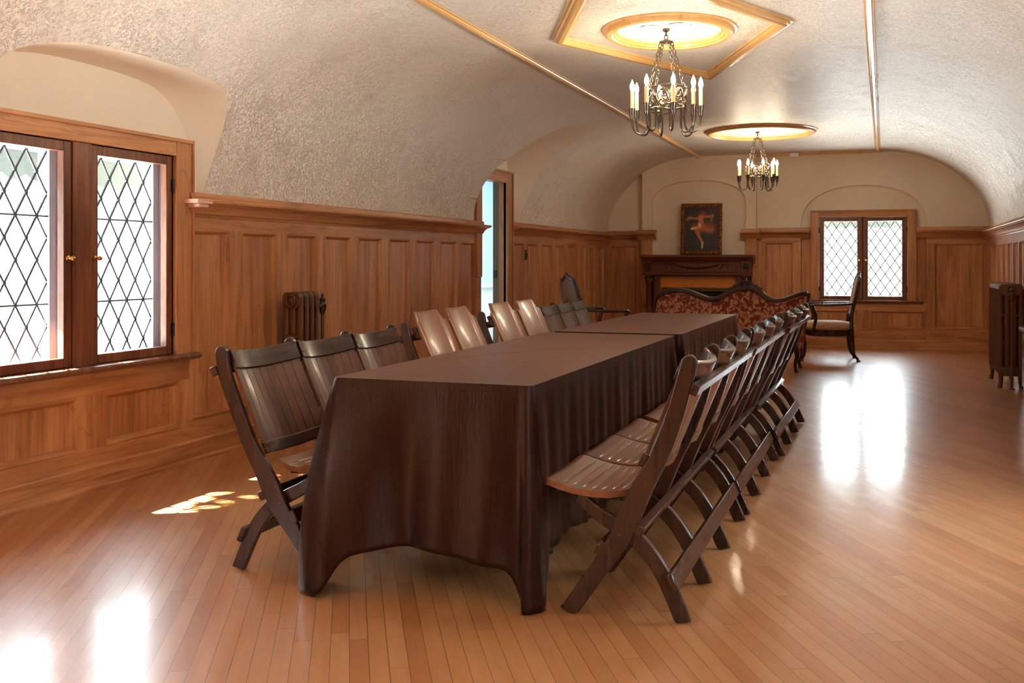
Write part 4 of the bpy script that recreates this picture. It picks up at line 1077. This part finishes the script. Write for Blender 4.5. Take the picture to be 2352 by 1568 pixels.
def stroke(col, a, b, r, soft, c_):
    ax_, az_ = a; dx, dz_ = b[0] - a[0], b[1] - a[1]; L2 = dx * dx + dz_ * dz_ + 1e-6
    u = t.M('DIVIDE', t.M('ADD', t.M('MULTIPLY', t.M('SUBTRACT', px_, ax_), dx), t.M('MULTIPLY', t.M('SUBTRACT', pz_, az_), dz_)), L2)
    n_ = t.n('ShaderNodeClamp', {0: u}).outputs[0]
    ex = t.M('SUBTRACT', t.M('SUBTRACT', px_, ax_), t.M('MULTIPLY', n_, dx)); ez = t.M('SUBTRACT', t.M('SUBTRACT', pz_, az_), t.M('MULTIPLY', n_, dz_))
    d = t.M('SQRT', t.M('ADD', t.M('MULTIPLY', ex, ex), t.M('MULTIPLY', ez, ez)))
    f = t.n('ShaderNodeMapRange', {0: d, 1: r + soft * 1.7, 2: r * .6, 3: 0., 4: 1.}, interpolation_type='SMOOTHSTEP').outputs[0]
    return t.mix(t.M('MULTIPLY', f, c_[3]), col, (c_[0], c_[1], c_[2], 1))
skin, tutu, orange_ = S(190, 124, 76), S(232, 192, 150), S(196, 92, 50)
def al(c_, a): return (c_[0], c_[1], c_[2], a)
for a, b, r, sf, c_ in (((.02, .40), (.14, .385), .02, .05, al(orange_, .45)), ((.03, .36), (.13, .34), .012, .035, al(skin, .5)), ((-.10, .40), (.0, .40), .01, .03, al(orange_, .4)),
                        ((-.13, .365), (-.02, .38), .008, .012, al(tutu, .95)), ((-.05, .36), (-.035, .28), .018, .012, al(skin, .8)), ((-.035, .28), (-.02, .24), .014, .01, al(orange_, .8)),
                        ((-.03, .26), (.02, .17), .011, .01, al(skin, .75)), ((.02, .17), (.012, .10), .007, .008, al(tutu, .8)), ((-.09, .345), (-.05, .29), .006, .012, al(skin, .6)),
                        ((-.01, .52), (-.005, .42), .026, .014, al(skin, .85)), ((-.015, .42), (.01, .375), .026, .014, al(orange_, .85)), ((-.02, .425), (-.02, .40), .008, .012, al(tutu, .9)),
                        ((-.03, .50), (-.165, .515), .008, .01, al(skin, .75)), ((-.165, .515), (-.195, .49), .008, .012, al(skin, .6)), ((.02, .53), (.11, .53), .009, .01, al(skin, .75)), ((.11, .53), (.155, .55), .008, .012, al(orange_, .6)), ((.155, .55), (.14, .48), .006, .014, al(skin, .5)), ((-.0, .54), (.02, .57), .012, .03, al(orange_, .4))):
    col = stroke(col, a, b, r, sf, c_)
t.set(Base_Color=col, Roughness=.35)
mb = MB(); mb.box(-pw + .05, pw - .05, -.014, -.006, .05, ph_ - .05); mb.build('canvas', t.m, root)
tag(root, 'gilt framed dark painting of a dancer leaning on the mantel shelf', 'painting')
# ------------------------------------------------------------------ sofa (seen from behind)
SD = 10.9; SXC = -1.54
root = thing('sofa', (SXC, SD, 0))
top = crom([(-2.345, .60), (-2.343, .70), (-2.325, .765), (-2.27, .815), (-2.19, .848), (-2.09, .861), (-1.965, .848), (-1.826, .799), (-1.724, .769), (-1.619, .789), (-1.52, .858), (-1.44, .905), (-1.362, .925), (-1.285, .908), (-1.21, .858), (-1.149, .795), (-1.069, .762), (-.973, .772), (-.864, .814), (-.79, .835), (-.748, .836)] and
           [(a, b, 0) for a, b in [(-2.345, .60), (-2.343, .70), (-2.325, .765), (-2.27, .815), (-2.19, .848), (-2.09, .861), (-1.965, .848), (-1.826, .799), (-1.724, .769), (-1.619, .789), (-1.52, .858), (-1.44, .905), (-1.362, .925), (-1.285, .908), (-1.21, .858), (-1.149, .795), (-1.069, .762), (-.973, .772), (-.864, .814), (-.79, .835), (-.748, .836)]], 5)
top = [(p.x - SXC, p.y) for p in top]
def sy(x_):   # plan curve of the back: right end sweeps forward (away from the table)
    u = max(0, (x_ - .42) / .40); v = max(0, (-x_ - .62) / .2)
    return .16 * u ** 2 + .10 * v ** 2
mb = MB(); rows_f = []
for k, (x_, z_) in enumerate(top[4:]):
    zt = z_ - .045; zb_ = .24
    rr_ = [( x_ + (-.05 * max(0, (x_ - .72) / .08) * (1 - q / 8) if x_ > .72 else 0), sy(x_) - .022 * math.sin(PI * min(1, q / 8 * 1.0)) * 1.0, zb_ + (zt - zb_) * q / 8) for q in range(9)]
    rows_f.append(rr_)
back = [[(p[0], p[1] + .07, p[2]) for p in r_] for r_ in rows_f]
mb.grid(rows_f); mb.grid(back)
mb.grid([[r_[-1] for r_ in rows_f], [r_[-1] for r_ in back]]); mb.grid([rows_f[0], back[0]]); mb.grid([rows_f[-1], back[-1]])
mb.build('upholstered_back', M['damask'], root, weld=True, smooth=50)
mb = MB(); rings = []
for k, (x_, z_) in enumerate(top):
    i0, i1 = max(0, k - 1), min(len(top) - 1, k + 1); dx, dz_ = top[i1][0] - top[i0][0], top[i1][1] - top[i0][1]; L = math.hypot(dx, dz_) or 1
    nx, nz = -dz_ / L, dx / L; y_ = sy(x_)
    crest = max(0, 1 - abs(x_ - (-1.362 - SXC)) / .17); hgt = .060 + .055 * crest ** .7
    prof = [(-.030, -.6), (-.034, -.2), (-.028, .05), (-.01, .2), (.05, .2), (.085, .0), (.09, -.6)]
    rings.append([(x_ + nx * hgt * (b), y_ + a, z_ + nz * hgt * b - (0 if not crest else .006)) for a, b in prof])
mb.loft(rings)
mb.tube([(top[-1][0] + .004, sy(top[-1][0]) + .03, top[-1][1] - .01), (top[-1][0] - .004, sy(.79) + .03, .77), (top[-1][0] - .035, sy(.79) + .03, .70), (top[-1][0] - .05, sy(.79) + .05, .6), (top[-1][0] - .05, sy(.79) + .08, .3)], [.03, .032, .026, .022, .024], 10)
fr_o = mb.build('crest_rail', M['rosewood'], root, smooth=45)
mb = MB(); cxr = -1.362 - SXC
for k in range(-7, 8):
    u = k / 7; x_ = cxr + u * .165; z_ = .942 - .075 * abs(u) ** 1.35 + .004 * (k % 2); r_ = .018 - .006 * abs(u)
    mb.lathe([(.002, -r_), (r_ * .85, -r_ * .4), (r_, .1 * r_), (r_ * .6, r_ * .8), (.002, r_)], (x_, -.005, z_), 8)
for sg in (-1, 1):
    pts = [(cxr + sg * (.03 + .028 * (1 - k / 16) * math.cos(k * .6)), -.036, .905 + .022 * (1 - k / 16) * math.sin(k * .6)) for k in range(16)]; mb.tube(pts, .005, 6)
mb.build('crest_carving', M['rosewood'], fr_o, smooth=50)
mb = MB(); mb.box(-.74, .70, .05, .62, .25, .34); mb.build('seat_frame', M['walnut_y'], root, bevel=.012)
mb = MB(); 
mb.grid([[(-.72 + 1.4 * i / 14, .08 + .53 * j / 6, .34 + .09 * math.sin(PI * i / 14) ** .3 * math.sin(PI * (j + .3) / 6.6) ** .4) for i in range(15)] for j in range(7)]); mb.build('seat_cushion', M['damask'], root)
for sg in (-1, 1):
    mb = MB(); xx = -.76 if sg < 0 else .72
    mb.tube(crom([(xx, .12, .66), (xx + sg * .03, .28, .62), (xx + sg * .04, .48, .58), (xx + sg * .02, .58, .52), (xx, .60, .40), (xx, .58, .28)], 4), .026, 10); mb.build('arm', M['walnut_z'], root)
    for yy in (.06, .58):
        mb = MB(); mb.tube(crom([(xx * .95, yy, .26), (xx * .97, yy, .18), (xx * .94, yy, .08), (xx * .96, yy, 0)], 4), [.034, .033, .032, .03, .027, .024, .022, .02, .018, .017, .018, .02, .022], 10); mb.build('leg', M['walnut_z'], root)
tag(root, 'camel-back settee with red leaf damask back and carved dark crest rail', 'sofa')
# ------------------------------------------------------------------ armchairs
def armchair(loc, rz, label, cover):
    """local: faces -x; seat 0.56 wide in y"""
    root = thing('armchair', loc, rz)
    legs = {(-.30, .27): -1, (-.30, -.27): -1, (.24, .235): 1, (.24, -.235): 1}
    for (lx, ly), dr_ in legs.items():
        mb = MB()
        if dr_ < 0: pts, rr_ = crom([(lx, ly, .37), (lx - .012, ly * 1.03, .30), (lx + .006, ly, .20), (lx + .004, ly, .10), (lx - .022, ly * 1.03, .035), (lx - .035, ly * 1.04, 0)], 4), None
        else: pts, rr_ = crom([(lx - .02, ly, .37), (lx - .01, ly, .27), (lx, ly, .16), (lx + .015, ly, .08), (lx + .05, ly, .03), (lx + .06, ly, 0)], 4), None
        n = len(pts); rad = [.033 - .017 * min(1, k / (n * .55)) + (.008 if k > n * .82 else 0) for k in range(n)]
        mb.tube(pts, rad, 10); mb.build('leg', M['walnut_z'], root)
    mb = MB(); n = 32; ring_o, ring_i = [], []
    def plan(a, s_):
        c_, s2_ = math.cos(a), math.sin(a); e_ = 2 / 3.4
        return (-.03 + .30 * s_ * math.copysign(abs(c_) ** e_, c_), (.285 - .03 * c_) * s_ * math.copysign(abs(s2_) ** e_, s2_))
    rings = []
    for z_, s_ in ((.30, .97), (.31, 1.0), (.355, 1.0), (.362, .97)): rings.append([(*plan(2 * PI * k / n, s_), z_ + .012 * math.cos(4 * PI * k / n) * (1 if z_ < .32 else 0)) for k in range(n)])
    mb.loft(rings); mb.build('seat_frame', M['walnut_z'], root, smooth=40)
    mb = MB(); rings = []
    for z_, s_ in ((.36, .97), (.385, 1.02), (.415, 1.0), (.44, .88), (.455, .62), (.46, .3)): rings.append([(*plan(2 * PI * k / n, s_), z_) for k in range(n)])
    mb.loft(rings); mb.build('seat_cushion', cover, root, smooth=60)
    # back: shield-shaped frame leaning back
    lean = .20
    def bk_(y_, z_, off=0): return (.215 + lean * (z_ - .45) + off, y_, z_)
    shape = [(-.175, .56), (-.195, .66), (-.205, .78), (-.195, .88), (-.155, .955), (-.08, .975), (0, 1.005), (.08, .975), (.155, .955), (.195, .88), (.205, .78), (.195, .66), (.175, .56), (.09, .535), (0, .545), (-.09, .535)]
    loop = crom([(*s_, 0) for s_ in shape + shape[:1]], 4)[:-1]
    mb = MB(); mb.tube([bk_(p.x, p.y) for p in loop], [.021 if abs(p.x) > .12 else (.024 if p.y > .9 else .018) for p in loop], 8, closed=True)
    mb.tube(crom([bk_(-.05, .985), bk_(-.02, 1.01), bk_(0, 1.025), bk_(.02, 1.01), bk_(.05, .985)], 3), [.01, .012, .014, .016, .018, .018, .018, .018, .016, .014, .012, .011, .01], 8)
    for sg in (-1, 1): mb.tube(crom([bk_(sg * .185, .62), bk_(sg * .20, .52), (.225, sg * .225, .43), (.225, sg * .235, .35)], 4), [.02] * 6 + [.023] * 7, 8)
    mb.build('back_frame', M['walnut_z'], root, smooth=60)
    mb = MB()
    for off in (-.022, .024):
        rings = []
        for s_, o_ in ((1, 0), (.93, .6), (.75, .9), (.4, 1), (.05, 1)):
            rings.append([bk_(p.x * s_, .76 + (p.y - .76) * s_, off * o_) for p in loop])
        mb.loft(rings, cap=False)
    mb.build('back_pad', cover, root, smooth=60)
    for sg in (-1, 1):
        mb = MB()
        pts = crom([bk_(sg * .20, .665), (.16, sg * .245, .66), (.04, sg * .285, .655), (-.10, sg * .30, .652), (-.20, sg * .295, .656), (-.235, sg * .29, .64)], 4)
        mb.tube(pts, [(.018, .014)] * 8 + [(.026, .016)] * (len(pts) - 8), 8)
        pts = crom([(-.215, sg * .29, .645), (-.195, sg * .29, .60), (-.17, sg * .285, .52), (-.185, sg * .28, .43), (-.20, sg * .275, .34)], 4)
        mb.tube(pts, [.020 - .004 * math.sin(PI * k / (len(pts) - 1)) + .004 * (k / len(pts)) for k in range(len(pts))], 8)
        ar = mb.build('arm', M['walnut_z'], root, smooth=60)
    return tag(root, label, 'armchair', 'carved oval-back armchairs')
armchair((-.60, 12.60, 0), .12, 'carved armchair with pale linen seat standing in front of the end wall window', M['linen'])
armchair((-2.80, 10.25, 0), PI + .70, 'dark oval-back armchair beside the left wall, behind the far folding chairs', M['tan'])
# ------------------------------------------------------------------ low cabinet at the right edge
root = thing('cabinet', (1.25, 9.35, 0))
mb = MB(); mb.box(-.115, -.04, -.5, .48, .04, .555); mb.box(-.10, -.045, -.47, .46, 0, .05); mb.build('cabinet_body', M['cabinet'], root, bevel=.004)
mb = MB(); mb.box(-.15, -.04, -.53, .51, .555, .59); mb.build('cabinet_top', M['cabinet'], root, bevel=.006)
for y0, y1 in ((-.47, -.02), (.0, .455)):
    mb = MB(); mb.box(-.128, -.114, y0, y1, .08, .53); dd = mb.build('door', M['cabinet'], root, bevel=.003)
    mb = MB(); mb.box(-.131, -.127, y0 + .05, y1 - .05, .12, .28); mb.box(-.131, -.127, y0 + .05, y1 - .05, .32, .49); mb.build('door_panel', M['redwood'], dd, bevel=.002)
    mb = MB(); mb.lathe([(.004, 0), (.01, .004), (.012, .012), (.006, .018)], (0, 0, 0), 10); kn = mb.build('knob', M['brass'], dd); kn.location = (-.128, (y1 - .03) if y0 < -.1 else y0 + .03, .3); kn.rotation_euler = (0, -PI / 2, 0)
tag(root, 'low pale cabinet with red-brown door panels at the right edge, before the tall radiator', 'cabinet')

# ------------------------------------------------------------------ added unseen foliage, blocks sun from half of the left window
root = thing('sun_blocker', (-6.6, 3.62, -3.0))
mb = MB(); mb.tube(crom([(.0, .25, 0), (.03, .2, 2.0), (0, .12, 4.2), (0, .05, 6.6), (0, 0, 8.0)], 4), [.2 - .008 * k for k in range(17)], 10); mb.build('trunk', M['walnut_z'], root)
rl_ = random.Random(11); mb = MB()
for k in range(2600):
    a = Vector((rl_.gauss(0, 1), rl_.gauss(0, 1), rl_.gauss(0, 1))).normalized() * (rl_.random() ** .4)
    c_ = Vector((a.x * .95, a.y * .86, 7.25 + a.z * 1.2)); u = Vector((rl_.gauss(0, 1), rl_.gauss(0, 1), rl_.gauss(0, 1))).normalized(); v = u.orthogonal().normalized()
    mb.poly([c_ - u * .11, c_ + v * .055, c_ + u * .11, c_ - v * .055])
for k in range(2000):
    a = Vector((rl_.gauss(0, 1), rl_.gauss(0, 1), rl_.gauss(0, 1))).normalized() * (rl_.random() ** .4)
    c_ = Vector((a.x * .8, -1.55 + a.y * 1.1, 8.32 + a.z * 1.0)); u = Vector((rl_.gauss(0, 1), rl_.gauss(0, 1), rl_.gauss(0, 1))).normalized(); v = u.orthogonal().normalized()
    mb.poly([c_ - u * .11, c_ + v * .055, c_ + u * .11, c_ - v * .055])
mb.build('foliage', plain('green_leaves', S(70, 104, 48), .6), root, smooth=0)['kind'] = 'stuff'
tag(root, 'unseen green foliage added to block sun at the large left window', 'sun_blocker')
